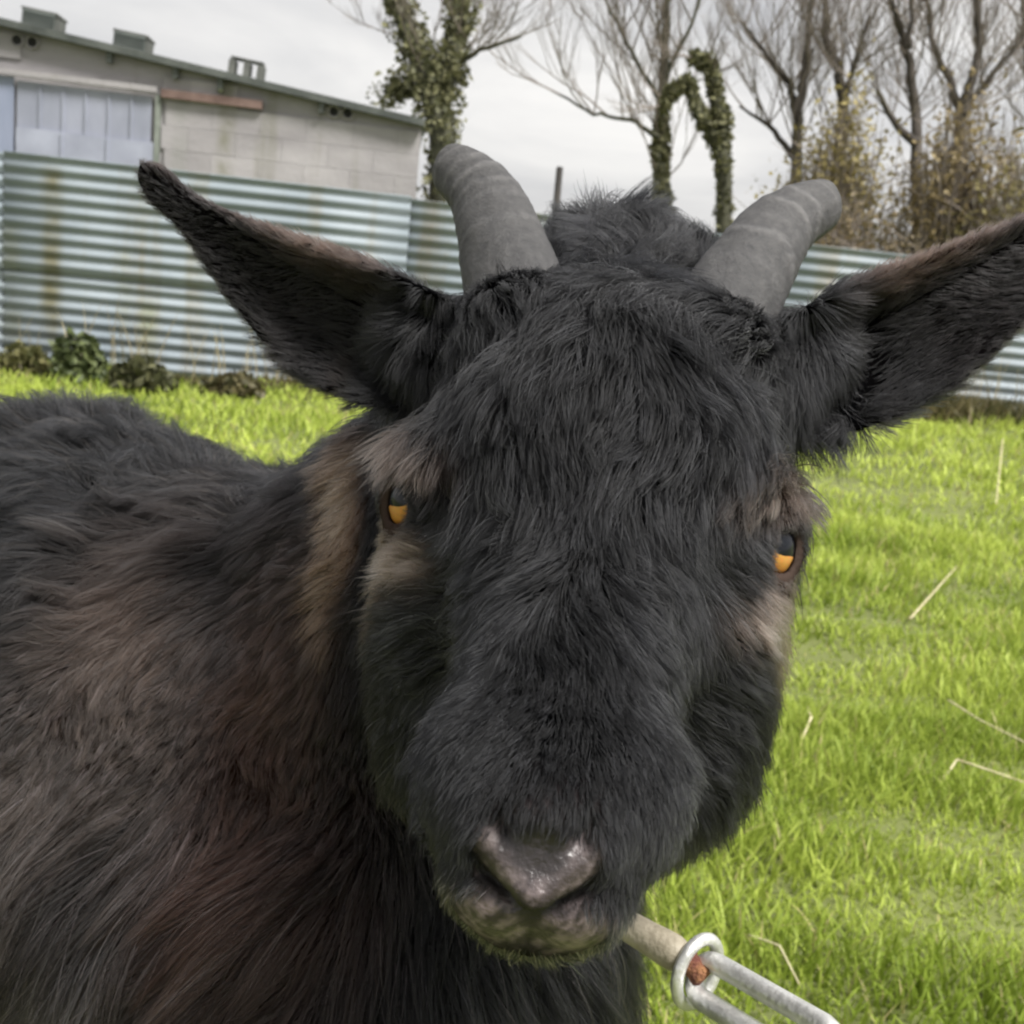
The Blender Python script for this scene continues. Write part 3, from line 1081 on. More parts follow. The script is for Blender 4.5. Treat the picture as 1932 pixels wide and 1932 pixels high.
def ell(c, r, k=0.02, cut=False, rotz=0.0):
    c, r = np.asarray(c, float), np.asarray(r, float)
    R_ = float(max(r))

    def f(X, Y, Z):
        x, y, z = X - c[0], Y - c[1], Z - c[2]
        if rotz:
            ca, sa = math.cos(rotz), math.sin(rotz)
            x, y = x * ca + y * sa, -x * sa + y * ca
        k0 = np.sqrt((x / r[0]) ** 2 + (y / r[1]) ** 2 + (z / r[2]) ** 2)
        k1 = np.sqrt((x / r[0] ** 2) ** 2 + (y / r[1] ** 2) ** 2 + (z / r[2] ** 2) ** 2) + 1e-9
        return k0 * (k0 - 1.0) / k1
    apply(c - R_, c + R_, f, k, cut, pad=0.012 if cut else 0.045)


def cone(a, b, ra, rb, k=0.02, cut=False):
    a, b = np.asarray(a, float), np.asarray(b, float)
    ab = b - a
    L2 = float(ab @ ab)

    def f(X, Y, Z):
        t = np.clip(((X - a[0]) * ab[0] + (Y - a[1]) * ab[1] + (Z - a[2]) * ab[2]) / L2, 0, 1)
        dx, dy, dz = X - a[0] - t * ab[0], Y - a[1] - t * ab[1], Z - a[2] - t * ab[2]
        return np.sqrt(dx * dx + dy * dy + dz * dz) - (ra + (rb - ra) * t)
    m_ = max(ra, rb)
    apply(np.minimum(a, b) - m_, np.maximum(a, b) + m_, f, k, cut, pad=0.012 if cut else 0.045)


# body
nk0, nk1, nk2 = PG(1095, 800, 0.475), PG(830, 1170, 0.535), PG(670, 1760, 0.555)
sh, wi, ru, be = PG(330, 1480, 0.63), PG(120, 1160, 0.70), PG(-560, 1180, 0.98), PG(-150, 1550, 0.82)
cone(nk0, nk1, 0.060, 0.082, 0.03)
cone(nk1, nk2, 0.082, 0.115, 0.05)
cone(nk2, sh, 0.115, 0.150, 0.06)
cone(nk1 + np.array([0, -0.03, 0]), wi, 0.066, 0.100, 0.05)
cone(sh, wi, 0.140, 0.105, 0.06)
cone(wi, ru, 0.115, 0.120, 0.06)
cone(sh, be, 0.150, 0.165, 0.07)
cone(be, ru + np.array([0, -0.05, 0]), 0.165, 0.135, 0.07)
# legs in world metres: shoulder/hip, elbow/knee, wrist/hock, fetlock, hoof
shw, ruw = toW(sh), toW(ru)
back = (ruw - shw) * np.array([1, 1, 0])
back /= np.linalg.norm(back)
lat = np.array([-back[1], back[0], 0])
hooves = []
for s_ in (-1, 1):
    o_ = shw + lat * 0.085 * s_ + back * 0.03
    j = [o_ * np.array([1, 1, 0]) + np.array([0, 0, h_]) + back * f_ for h_, f_ in ((0.47, 0.0), (0.385, 0.045), (0.215, 0.0), (0.065, 0.0), (0.02, -0.02))]
    for i, (ra, rb) in enumerate(((0.07, 0.045), (0.040, 0.027), (0.027, 0.019), (0.021, 0.023))):
        cone(toG(j[i]), toG(j[i + 1]), ra, rb, 0.02)
    hooves.append(j[4])
    o_ = ruw + lat * 0.085 * s_
    j = [o_ * np.array([1, 1, 0]) + np.array([0, 0, h_]) + back * f_ for h_, f_ in ((0.52, 0.02), (0.40, -0.09), (0.25, 0.075), (0.07, 0.055), (0.02, 0.035))]
    for i, (ra, rb) in enumerate(((0.10, 0.06), (0.050, 0.030), (0.028, 0.019), (0.021, 0.023))):
        cone(toG(j[i]), toG(j[i + 1]), ra, rb, 0.02)
    hooves.append(j[4])
tl = toG(ruw + back * 0.10 + np.array([0, 0, 0.09]))
cone(tl, toG(ruw + back * 0.20 + np.array([0, 0, 0.14])), 0.022, 0.012, 0.02)
# head
ell((0, 0.036, -0.048), (0.058, 0.058, 0.062), 0.03)
ell((0, 0.020, -0.016), (0.050, 0.048, 0.040), 0.025)
ell((0.004, 0.096, -0.125), (0.048, 0.038, 0.045), 0.035)                       # crest behind the horns
cone((0, -0.004, 0.000), (0, -0.060, 0.085), 0.042, 0.0220, 0.03)
for s_ in (-1, 1):
    ell((s_ * 0.050, 0.006, -0.014), (0.021, 0.022, 0.024), 0.014)
    ell((s_ * 0.034, 0.068, -0.030), (0.022, 0.022, 0.024), 0.014)               # horn bosses
    ell((s_ * 0.034, -0.050, -0.026), (0.036, 0.056, 0.050), 0.03)               # cheek
    ell((s_ * 0.0180, -0.066, 0.080), (0.0145, 0.018, 0.022), 0.014)              # upper muzzle side
    ell((s_ * 0.0092, -0.0885, 0.1035), (0.0112, 0.0105, 0.0150), 0.005)         # upper lip lobes
cone((0, -0.083, -0.02), (0, -0.092, 0.078), 0.045, 0.0135, 0.03)
ell((0, -0.072, 0.088), (0.0265, 0.025, 0.030), 0.012)
ell((0, -0.069, 0.108), (0.0185, 0.0130, 0.0150), 0.009)
ell((0, -0.0985, 0.090), (0.0145, 0.0080, 0.0200), 0.005)                         # lower lip and chin
# nose chevron, nostrils, creases
for s_ in (-1, 1):
    cone((s_ * 0.0130, -0.0725, 0.1165), (s_ * 0.0010, -0.0835, 0.1205), 0.0036, 0.0040, 0.003)
    cone((s_ * 0.0130, -0.0725, 0.1165), (s_ * 0.0140, -0.0660, 0.1120), 0.0034, 0.0026, 0.003)
    cone((s_ * 0.0045, -0.0755, 0.1255), (s_ * 0.0098, -0.0690, 0.1215), 0.0026, 0.0032, 0.0015, cut=True)
    cone((s_ * 0.0098, -0.0690, 0.1215), (s_ * 0.0100, -0.0635, 0.1190), 0.0028, 0.0012, 0.0015, cut=True)
    cone((s_ * 0.0130, -0.0805, 0.1165), (0, -0.0888, 0.1200), 0.0008, 0.0030, 0.0015, cut=True)
ell((0, -0.0715, 0.1290), (0.0075, 0.0055, 0.0075), 0.003, cut=True)
cone((0, -0.089, 0.1190), (0, -0.0990, 0.1165), 0.0018, 0.0014, 0.002, cut=True)
# eye sockets and lids
EYE_R = 0.0122
EYES = []
for s_ in (-1, 1):
    c = np.array([s_ * 0.0570, 0.0000, -0.0050])
    g = np.array([s_ * 0.66, 0.06, 0.75])
    g /= np.linalg.norm(g)
    EYES.append((s_, c, g))
    u_ = np.cross(np.array([0, 1.0, 0]), g); u_ /= np.linalg.norm(u_)
    v_ = np.cross(g, u_)
    pts = []
    for k in range(12):
        a0 = 2 * math.pi * k / 12
        cu_, sv_ = 0.0122 * math.cos(a0), 0.0098 * math.sin(a0)
        al = 0.42 * (-s_)
        al = -al
        pts.append(c + g * 0.0070 + u_ * (cu_ * math.cos(al) - sv_ * math.sin(al)) + v_ * (cu_ * math.sin(al) + sv_ * math.cos(al)))
    for k in range(12):
        thick = 0.0042 if 1 <= k <= 5 else 0.0026
        cone(pts[k], pts[(k + 1) % 12], thick, thick, 0.004)
    cone(pts[9] + np.array([0, -0.006, 0.0]), pts[9] + np.array([-s_ * 0.012, -0.010, 0.010]), 0.004, 0.0035, 0.006)
    ell(c, (EYE_R + 0.0002,) * 3, 0.0012, cut=True)

# ears: cupped shells pointing out and up
EARS = []
for s_, base, tip in ((-1, (-0.060, 0.056, -0.052), (-0.206, 0.125, -0.072)), (1, (0.060, 0.060, -0.052), (0.200, 0.172, -0.072))):
    base, tip = np.array(base), np.array(tip)
    A_ = tip - base
    L_ = np.linalg.norm(A_); A_ /= L_
    T_ = np.array([0, -0.28, 0.96]); T_ -= A_ * (T_ @ A_); T_ /= np.linalg.norm(T_)
    W_ = np.cross(T_, A_) * s_
    if W_[1] < 0: W_ = -W_
    EARS.append((s_, base, A_, W_, T_, L_))

    def f(X, Y, Z, base=base, A_=A_, W_=W_, T_=T_, L_=L_):
        x, y, z = X - base[0], Y - base[1], Z - base[2]
        a = (x * A_[0] + y * A_[1] + z * A_[2]) / L_
        w = x * W_[0] + y * W_[1] + z * W_[2]
        t = x * T_[0] + y * T_[1] + z * T_[2]
        ac = np.clip(a, 0, 1)
        w = w + 0.010 * np.sin(ac * 3.1)                       # belly of the lower edge
        half = 0.0065 + 0.0205 * np.clip(np.sin(np.clip(ac * 0.86 + 0.28, 0, 1) * 3.14), 0, 1) ** 1.1 * (1 - 0.30 * ac)
        half = half * np.sqrt(np.clip((1.015 - ac) / 0.075, 0.03, 1))
        cup = 0.021 * (1 - 0.55 * ac) * ((w / 0.026) ** 2 - 0.35)
        dt = np.abs(t - cup) - 0.0030
        dw = np.abs(w) - half
        da = (np.abs(a - 0.5) - 0.5) * L_
        q0, q1, q2 = np.maximum(dt * 0.75, 0), np.maximum(dw, 0), np.maximum(da, 0)
        return np.sqrt(q0 ** 2 + q1 ** 2 + q2 ** 2) + np.minimum(np.maximum(np.maximum(dt * 0.75, dw), da), 0) - 0.0010
    lo = np.minimum(base, tip) - 0.04
    hi = np.maximum(base, tip) + 0.04
    apply(lo, hi, f, 0.010, pad=0.005)
    cone(base - A_ * 0.005, base + A_ * 0.022, 0.019, 0.013, 0.012)


def surface_nets(f):
    s = f < 0
    nx, ny, nz = f.shape
    corners = [(i, j, k) for i in (0, 1) for j in (0, 1) for k in (0, 1)]
    cnt = np.zeros((nx - 1, ny - 1, nz - 1), np.int8)
    for i, j, k in corners:
        cnt += s[i:nx - 1 + i, j:ny - 1 + j, k:nz - 1 + k]
    mixed = (cnt > 0) & (cnt < 8)
    idx = np.argwhere(mixed)
    vid = np.full(mixed.shape, -1, np.int32)
    vid[mixed] = np.arange(len(idx))
    acc = np.zeros((len(idx), 3)); num = np.zeros(len(idx))
    vals = {c: f[idx[:, 0] + c[0], idx[:, 1] + c[1], idx[:, 2] + c[2]] for c in corners}
    for c in corners:
        for ax in range(3):
            if c[ax] == 0:
                d = list(c); d[ax] = 1; d = tuple(d)
                a, b = vals[c], vals[d]
                cross = (a < 0) != (b < 0)
                t = np.where(cross, a / np.where(cross, a - b, 1), 0)
                p = np.array(c, float)[None, :].repeat(len(idx), 0)
                p[:, ax] += t
                acc[cross] += p[cross]
                num[cross] += 1
    pos = idx + acc / num[:, None]
    V = np.stack([np.interp(pos[:, a], np.arange(len(A)), A) for a, A in enumerate((AX, AY, AZ))], -1)
    F_ = []
    for ax in range(3):
        o1, o2 = [(1, 2), (2, 0), (0, 1)][ax]
        sl0 = [slice(1, -1)] * 3; sl0[ax] = slice(0, -1)
        sl1 = [slice(1, -1)] * 3; sl1[ax] = slice(1, None)
        a, b = s[tuple(sl0)], s[tuple(sl1)]
        e = np.argwhere(a != b)
        flip = a[a != b]
        off = np.ones(3, int); off[ax] = 0
        e = e + off
        q = []
        for (du, dv) in ((0, 0), (-1, 0), (-1, -1), (0, -1)):
            c = e.copy(); c[:, o1] += du; c[:, o2] += dv
            q.append(vid[c[:, 0], c[:, 1], c[:, 2]])
        q = np.stack(q, -1)
        q[~flip] = q[~flip][:, ::-1]
        F_.append(q)
    F_ = np.concatenate(F_)
    return V, F_[(F_ >= 0).all(1)]


GV, GF = surface_nets(FLD)
del FLD


def vert_neighbors_smooth(V, F_, it, fac=0.5):
    e = np.concatenate([F_[:, [0, 1]], F_[:, [1, 2]], F_[:, [2, 3]], F_[:, [3, 0]]])
    deg = np.bincount(e.ravel(), minlength=len(V)).astype(float)
    for _ in range(it):
        s = np.zeros_like(V)
        for c in range(3):
            s[:, c] = np.bincount(e[:, 0], V[e[:, 1], c], len(V)) + np.bincount(e[:, 1], V[e[:, 0], c], len(V))
        V = V + fac * (s / np.maximum(deg, 1)[:, None] - V)
    return V


GV = vert_neighbors_smooth(GV, GF, 2, 0.45)
tri = np.concatenate([GF[:, [0, 1, 2]], GF[:, [0, 2, 3]]])
fnorm = np.cross(GV[tri[:, 1]] - GV[tri[:, 0]], GV[tri[:, 2]] - GV[tri[:, 0]])
area = np.linalg.norm(fnorm, axis=1) / 2
VN = np.zeros_like(GV)
for c in range(3):
    for k in range(3):
        VN[:, c] += np.bincount(tri[:, k], fnorm[:, c], len(GV))
VN /= np.maximum(np.linalg.norm(VN, axis=1), 1e-12)[:, None]


# ---- what the coat is like at a point (goat space): colours belong to the animal
def gauss(p, c, r):
    return np.exp(-(((p - np.asarray(c)) / np.asarray(r)) ** 2).sum(1))


def mir(p):
    q = p.copy(); q[:, 0] = np.abs(q[:, 0]); return q


def skin_mask(p):
    """bare nose and lips"""
    q = mir(p)
    a = gauss(q, (0.000, -0.0770, 0.121), (0.0135, 0.0095, 0.014))
    b = gauss(q, (0.007, -0.0920, 0.112), (0.0125, 0.0075, 0.014))
    return np.clip(1.6 * np.maximum(a, b), 0, 1)


def coat(p):
    """returns colour (n,3)"""
    q = mir(p)
    n = len(p)
    col = np.tile(np.array([0.0030, 0.0031, 0.0036]), (n, 1))

    def mixc(c, f):
        nonlocal col
        f = np.clip(f, 0, 1)[:, None]
        col = col * (1 - f) + np.array(c) * f
    head = sstep(-0.13, -0.09, p[:, 2])
    # tan marks of the face
    mixc((0.090, 0.066, 0.054), 1.1 * gauss(q, (0.060, 0.021, 0.000), (0.013, 0.007, 0.02)))
    mixc((0.190, 0.135, 0.108), 1.5 * gauss(q, (0.053, -0.0185, 0.008), (0.012, 0.0065, 0.014)))
    mixc((0.180, 0.125, 0.085), 1.2 * gauss(q, (0.068, -0.022, -0.008), (0.006, 0.012, 0.012)))
    mixc((0.230, 0.135, 0.085), 1.7 * gauss(q, (0.101, -0.012, -0.080), (0.0055, 0.034, 0.022)))
    mixc((0.110, 0.066, 0.036), 1.0 * gauss(q, (0.072, -0.046, -0.032), (0.010, 0.014, 0.010)))
    # ears: warm brown along the upper edge
    for (s_, base, A_, W_, T_, L_) in EARS:
        d = p - base
        a, w, t = d @ A_ / L_, d @ W_, d @ T_
        on = ((a > 0.12) & (a < 1.1) & (np.abs(w) < 0.045) & (np.abs(t) < 0.03)) * sstep(0.15, 0.4, a)
        mixc((0.042, 0.026, 0.020), on * (0.05 + 0.85 * sstep(0.000, 0.014, w)))
    # rusty patches on shoulder and neck
    jig = vnoise(p, 41, 60) * 0.3
    for (x, y, d, r, c, k) in ((270, 1270, 0.50, (0.030, 0.055, 0.09), (0.040, 0.025, 0.019), 0.95),
                               (190, 1420, 0.48, (0.045, 0.060, 0.09), (0.028, 0.021, 0.017), 0.8),
                               (545, 1440, 0.49, (0.026, 0.070, 0.08), (0.036, 0.018, 0.013), 1.0),
                               (600, 1600, 0.48, (0.030, 0.040, 0.08), (0.030, 0.014, 0.010), 0.9),
                               (100, 1700, 0.50, (0.060, 0.060, 0.10), (0.020, 0.016, 0.013), 0.7)):
        mixc(c, (k + jig) * gauss(p, PG(x, y, d), r))
    return col


sk = skin_mask(GV)
vcol = coat(GV) * 0.4
mott = np.clip(0.42 + 0.75 * vnoise(GV, 51, 900) + 0.65 * vnoise(GV, 52, 2300), 0, 1)[:, None]
skc = np.array([0.034, 0.026, 0.027]) * (1 - mott) + np.array([0.190, 0.148, 0.150]) * mott
q_ = mir(GV)
seg_a, seg_b = np.array([0.0132, -0.0725, 0.118]), np.array([0.0, -0.0838, 0.124])
tt = np.clip(((q_ - seg_a) @ (seg_b - seg_a)) / ((seg_b - seg_a) @ (seg_b - seg_a)), 0, 1)
dch = np.linalg.norm((q_ - (seg_a + tt[:, None] * (seg_b - seg_a)))[:, :2], axis=1)
chev = (np.exp(-(dch / 0.0029) ** 2) * (1.0 - 0.5 * tt))[:, None]
skc = skc * (1 - chev) + (np.array([0.075, 0.058, 0.056]) * (1 - mott) + np.array([0.190, 0.155, 0.147]) * mott) * chev
dark = np.clip(gauss(q_, (0.0, -0.0735, 0.124), (0.0085, 0.0066, 0.02)) * 1.7, 0, 1)[:, None]
skc = skc * (1 - dark) + np.array([0.022, 0.018, 0.018]) * dark
ca, cb = np.array([0.0130, -0.0805]), np.array([0.0, -0.0888])
tt = np.clip(((q_[:, :2] - ca) @ (cb - ca)) / ((cb - ca) @ (cb - ca)), 0, 1)
dcr = np.linalg.norm(q_[:, :2] - (ca + tt[:, None] * (cb - ca)), axis=1)
crs = np.clip(1.4 * np.exp(-(dcr / (0.0018 + 0.0012 * tt)) ** 2), 0, 1)
crs = np.maximum(crs, np.exp(-(q_[:, 0] / 0.0012) ** 2) * (q_[:, 1] < -0.086) * 0.8)[:, None]
skc = skc * (1 - crs) + np.array([0.012, 0.009, 0.009]) * crs  # shade of the crease and philtrum put into the skin colour
vcol = vcol * (1 - sk[:, None]) + skc * sk[:, None]
for (s_, c, g) in EYES:
    lid = np.exp(-((np.linalg.norm(GV - c, axis=1) - 0.0135) / 0.003) ** 2)[:, None] * 0.9
    vcol = vcol * (1 - lid) + np.array([0.050, 0.036, 0.030]) * lid
gme = np_mesh('body', toW(GV) - GOAT_BASE, [GF])
set_tint(gme, vcol)
wa = gme.attributes.new('wet', 'FLOAT', 'POINT')
wa.data.foreach_set('value', sk.astype(np.float32))
skin_mat = attr_mat('goat_skin', rough=0.42, bump=0.35, bscale=520, spec=0.5)
_t = skin_mat.node_tree
_at = N(_t, 'ShaderNodeAttribute', attribute_name='wet')
_mr = N(_t, 'ShaderNodeMapRange')
_mr.inputs['To Min'].default_value, _mr.inputs['To Max'].default_value = 0.95, 0.33
_t.links.new(_at.outputs['Fac'], _mr.inputs['Value'])
_t.links.new(_mr.outputs['Result'], _t.nodes['Principled BSDF'].inputs['Roughness'])
_m2 = N(_t, 'ShaderNodeMath', operation='MULTIPLY')
_m2.inputs[1].default_value = 0.5
_t.links.new(_at.outputs['Fac'], _m2.inputs[0])
_t.links.new(_m2.outputs[0], _t.nodes['Principled BSDF'].inputs['Specular IOR Level'])
body = link('body', gme, skin_mat, goat)

# ---- fur
ear_depth = None


def fur_field(p, nrm):
    """length, lie direction, lift, density weight, clump strength"""
    q = mir(p)
    sx = np.sign(p[:, 0])
    n = len(p)
    x, y, z = p[:, 0], p[:, 1], p[:, 2]
    wdown = np.array([0, 0, -1.0]) @ GM.T
    wback = back @ GM.T
    head = sstep(-0.125, -0.085, z) * sstep(-0.16, -0.12, y)
    # body coat
    D_ = np.tile(wdown * 0.9 + wback * 0.55, (n, 1))
    low = sstep(0.02, -0.18, y)
    L_ = 0.030 + 0.034 * low
    lift = np.full(n, 0.34)
    dens = np.full(n, 0.60)
    clump = np.full(n, 0.80)

    def mixin(f, d=None, l=None, li=None, de=None, cl=None):
        nonlocal D_, L_, lift, dens, clump
        f = np.clip(f, 0, 1)
        if d is not None: D_ = D_ * (1 - f)[:, None] + d * f[:, None]
        if l is not None: L_ = L_ * (1 - f) + l * f
        if li is not None: lift = lift * (1 - f) + li * f
        if de is not None: dens = dens * (1 - f) + de * f
        if cl is not None: clump = clump * (1 - f) + cl * f
    # neck: hair falls down and a little back
    nk = gauss(p, (nk1 + nk0) / 2, (0.16, 0.20, 0.10)) * (1 - head)
    mixin(nk, np.tile(wdown + wback * 0.25, (n, 1)), 0.030, 0.3, 0.85)
    # cheeks and sides of the head
    side = np.stack([sx * 0.15, np.full(n, -0.8), np.full(n, -0.55)], -1)
    mixin(head, side, 0.016, 0.28, 2.2, 0.5)
    # crest behind the horns: curly upright tuft
    cre = gauss(p, (0.004, 0.100, -0.115), (0.055, 0.045, 0.045)) * 1.5
    up_ = np.stack([x * 4 + 0.5 * vnoise(p, 61, 160), np.full(n, 0.9), 0.25 + 0.5 * vnoise(p, 62, 160)], -1)
    mixin(cre, up_, 0.026, 0.55, 1.6, 0.75)
    # forehead: locks fall from between the horns down to the brow, towards the middle
    fo = head * sstep(-0.004, 0.020, y + 0.010 * vnoise(p, 67, 140)) * sstep(-0.075, -0.045, z) * (1 - sstep(0.060, 0.075, q[:, 0]))
    lock = np.stack([-x * 7.0 + 0.25 * vnoise(p, 63, 120), np.full(n, -1.0), np.full(n, 0.35)], -1)
    mixin(fo, lock, 0.027, 0.32, 2.1, 0.70)
    # bridge: hair fans out of a whorl between the eyes
    w0 = np.array([0.003, 0.004, 0.044])
    rad = p - w0 + np.stack([np.zeros(n), np.full(n, -0.003), np.zeros(n)], -1)
    rad[:, 0] = rad[:, 0] * 1.5 + 0.016 * vnoise(p, 64, 150)
    rad[:, 1] += 0.012 * vnoise(p, 65, 170)
    rad[:, 2] += 0.012 * vnoise(p, 66, 170)
    br = head * (1 - sstep(-0.010, 0.012, y + 0.010 * vnoise(p, 67, 140))) * sstep(0.000, 0.030, z)
    mixin(br, rad / np.maximum(np.linalg.norm(rad, axis=1), 1e-6)[:, None], 0.0160, 0.34, 2.6, 0.66)
    # muzzle: short velvet
    mz = head * sstep(0.066, 0.092, z)
    mixin(mz, None, 0.0075, 0.30, 4.6, 0.35)
    # under the jaw and chin
    uj = head * sstep(-0.085, -0.105, y)
    mixin(uj, np.stack([sx * 0.1, np.full(n, -0.8), np.full(n, -0.4)], -1), 0.012, 0.35, 1.6)
    # ears: short hair along the ear
    for (s_, base, A_, W_, T_, Le) in EARS:
        d = p - base
        a, w, t = d @ A_ / Le, d @ W_, d @ T_
        on = ((a > 0.08) & (a < 1.1) & (np.abs(w) < 0.05) & (np.abs(t) < 0.035)) * sstep(0.05, 0.25, a)
        edge = np.sign(w)[:, None] * W_ * 0.35
        mixin(on, A_ + edge, 0.0085 * (1 - 0.35 * np.clip(a, 0, 1)) + 0.004 * sstep(0.6, 0.1, a), 0.22, 2.6, 0.35)
    # around the eyes
    for (s_, c, g) in EYES:
        d = np.linalg.norm(p - c, axis=1)
        e = 1 - sstep(0.014, 0.026, d)
        mixin(e, None, 0.0042, 0.25, 3.6, 0.3)
        dens = dens * (d > 0.0128)
        front = (p - c) @ g
        dens = dens * ~((d < 0.0146) & (front > 0.0085))
    sk_ = skin_mask(p)
    dens = dens * (1 - sstep(0.25, 0.6, sk_))
    L_ = L_ * (1 - 0.5 * sk_)
    L_ = L_ * (1 - 0.40 * gauss(q, (0.006, -0.1020, 0.104), (0.020, 0.010, 0.02)))
    # horns take the place of fur
    for s_ in (-1, 1):
        for ha, hb_ in (((0.030, 0.058, -0.030), (0.0375, 0.080, -0.036)), ((0.0375, 0.080, -0.036), (0.048, 0.105, -0.050))):
            ha, hb_ = np.array(ha), np.array(hb_)
            dq = np.stack([p[:, 0] * s_, p[:, 1], p[:, 2]], -1) - ha
            th = np.clip(dq @ (hb_ - ha) / ((hb_ - ha) @ (hb_ - ha)), 0, 1)
            dd = np.linalg.norm(dq - th[:, None] * (hb_ - ha), axis=1)
            dens = dens * (dd > 0.0165)
            L_ = L_ * (0.6 + 0.4 * sstep(0.020, 0.032, dd))
    # far side and hindquarters carry a thinner, thicker-stranded coat
    return L_, D_, lift, dens, clump


def make_fur(total, seed):
    r = np.random.default_rng(seed)
    cen = GV[tri].mean(1)
    L0, _, _, de, _ = fur_field(cen, None)
    wc = toW(cen)
    vis = in_view(wc[:, 0], wc[:, 1], wc[:, 2], 260)
    facing = ((fnorm / np.maximum(np.linalg.norm(fnorm, axis=1), 1e-12)[:, None] @ GM) * (CP - wc)).sum(1) > -0.12 * np.linalg.norm(CP - wc, axis=1)
    de = de * np.where(vis, np.where(facing, 1.0, 0.30), 0.14)
    pr = area * de
    pr = pr / pr.sum()
    f = r.choice(len(tri), total, p=pr)
    u, v = r.random(total), r.random(total)
    sw = u + v > 1
    u[sw], v[sw] = 1 - u[sw], 1 - v[sw]
    w = 1 - u - v
    a, b, c = tri[f, 0], tri[f, 1], tri[f, 2]
    p = GV[a] * w[:, None] + GV[b] * u[:, None] + GV[c] * v[:, None]
    nn = VN[a] * w[:, None] + VN[b] * u[:, None] + VN[c] * v[:, None]
    nn /= np.maximum(np.linalg.norm(nn, axis=1), 1e-9)[:, None]
    L_, D_, lift, de, cl = fur_field(p, nn)
    ok = de > 0
    p, nn, L_, D_, lift, cl = p[ok], nn[ok], L_[ok], D_[ok], lift[ok], cl[ok]
    vis = (vis & facing)[f][ok]
    n = len(p)
    D_ /= np.maximum(np.linalg.norm(D_, axis=1), 1e-9)[:, None]
    # broad waves in the lie of the coat
    D_ = D_ + 0.32 * np.stack([vnoise(p, 71 + k, 95) for k in range(3)], -1) + 0.18 * np.stack([vnoise(p, 81 + k, 320) for k in range(3)], -1)
    D_ -= nn * (D_ * nn).sum(1)[:, None]
    D_ /= np.maximum(np.linalg.norm(D_, axis=1), 1e-9)[:, None]
    L_ = L_ * (0.62 + 0.55 * r.random(n)) * (1 + 0.22 * vnoise(p, 91, 130))
    lift = np.clip(lift + 0.10 * r.normal(size=n) + 0.10 * vnoise(p, 92, 110), 0.06, 0.9)
    K = 6
    pts = np.zeros((n, K, 3))
    pts[:, 0] = p - nn * 0.0006
    gravity = np.array([0, 0, -1.0]) @ GM.T
    jit = r.normal(size=(n, 3)) * 0.16
    for k in range(1, K):
        t = (k - 0.5) / (K - 1)
        li = lift * (1.5 - 1.25 * t)
        tg = nn * li[:, None] + D_ * (1 - 0.5 * li)[:, None] + gravity * (0.28 * t * np.clip(L_ / 0.03, 0, 1.3))[:, None] + jit * (0.4 + t)
        tg /= np.linalg.norm(tg, axis=1)[:, None]
        pts[:, k] = pts[:, k - 1] + tg * (L_ / (K - 1))[:, None]
    # clumps: tips gather on the nearest guide hair
    ng = max(200, n // 20)
    gi = r.choice(n, ng, replace=False)
    kd = kdtree.KDTree(ng)
    for i, g_ in enumerate(gi):
        kd.insert(p[g_], i)
    kd.balance()
    near = np.fromiter((kd.find(q_)[1] for q_ in p), np.int32, n)
    gp = pts[gi][near]
    gd = np.linalg.norm(p - p[gi][near], axis=1)
    cs = cl * (0.7 + 0.5 * r.random(ng))[near] * (1 - sstep(0.5, 1.0, gd / np.maximum(0.9 * L_, 0.004)))
    for k in range(1, K):
        t = k / (K - 1)
        f_ = np.clip(cs * t ** 1.3, 0, 0.92)[:, None]
        pts[:, k] = pts[:, k] * (1 - f_) + gp[:, k] * f_
    # hair colour: coat with per-lock and per-hair variation, grey highlights painted into some strands, some brown
    col = coat(p)
    lockv = (0.45 + 1.2 * r.random(ng) ** 1.5)[near][:, None]
    col = col * lockv * (0.8 + 0.45 * r.random(n))[:, None]
    highlit = r.random(n) < (0.05 + 0.28 * r.random(ng) ** 2)[near]
    col[highlit] = col[highlit] * 1.2 + np.array([0.0135, 0.0138, 0.0150]) * (1 + 0.5 * sstep(-0.02, 0.03, p[highlit][:, 2]))[:, None]
    bodyhair = (p[:, 2] < -0.13) & (r.random(n) < 0.10)
    col[bodyhair] = col[bodyhair] + np.array([0.022, 0.017, 0.013])
    # pale bristles round the lips
    skm = skin_mask(p)
    lipd = np.exp(-((skm - 0.30) / 0.22) ** 2) * (p[:, 1] < -0.084)
    pal = r.random(n) < 0.35 * lipd
    col[pal] = np.array([0.25, 0.185, 0.205]) * (0.4 + 0.6 * r.random(pal.sum()))[:, None]
    rad0 = np.where(L_ < 0.009, 0.00008, np.where(L_ < 0.02, 0.00010, 0.00013)) * (0.75 + 0.5 * r.random(n))
    rad0 = np.where(vis, rad0, rad0 * 2.2)
    prof = np.array([1.0, 1.0, 0.95, 0.8, 0.55, 0.12])
    rad = rad0[:, None] * prof
    W = toW(pts.reshape(-1, 3)) - GOAT_BASE
    hc = bpy.data.hair_curves.new('fur')
    hc.add_curves([K] * n)
    hc.attributes['position'].data.foreach_set('vector', W.astype(np.float32).ravel())
    ra = hc.attributes.get('radius') or hc.attributes.new('radius', 'FLOAT', 'POINT')
    ra.data.foreach_set('value', rad.astype(np.float32).ravel())
    ca = hc.attributes.new('tint', 'FLOAT_COLOR', 'CURVE')
    c4 = np.ones((n, 4), np.float32); c4[:, :3] = col
    ca.data.foreach_set('color', c4.ravel())
    return hc


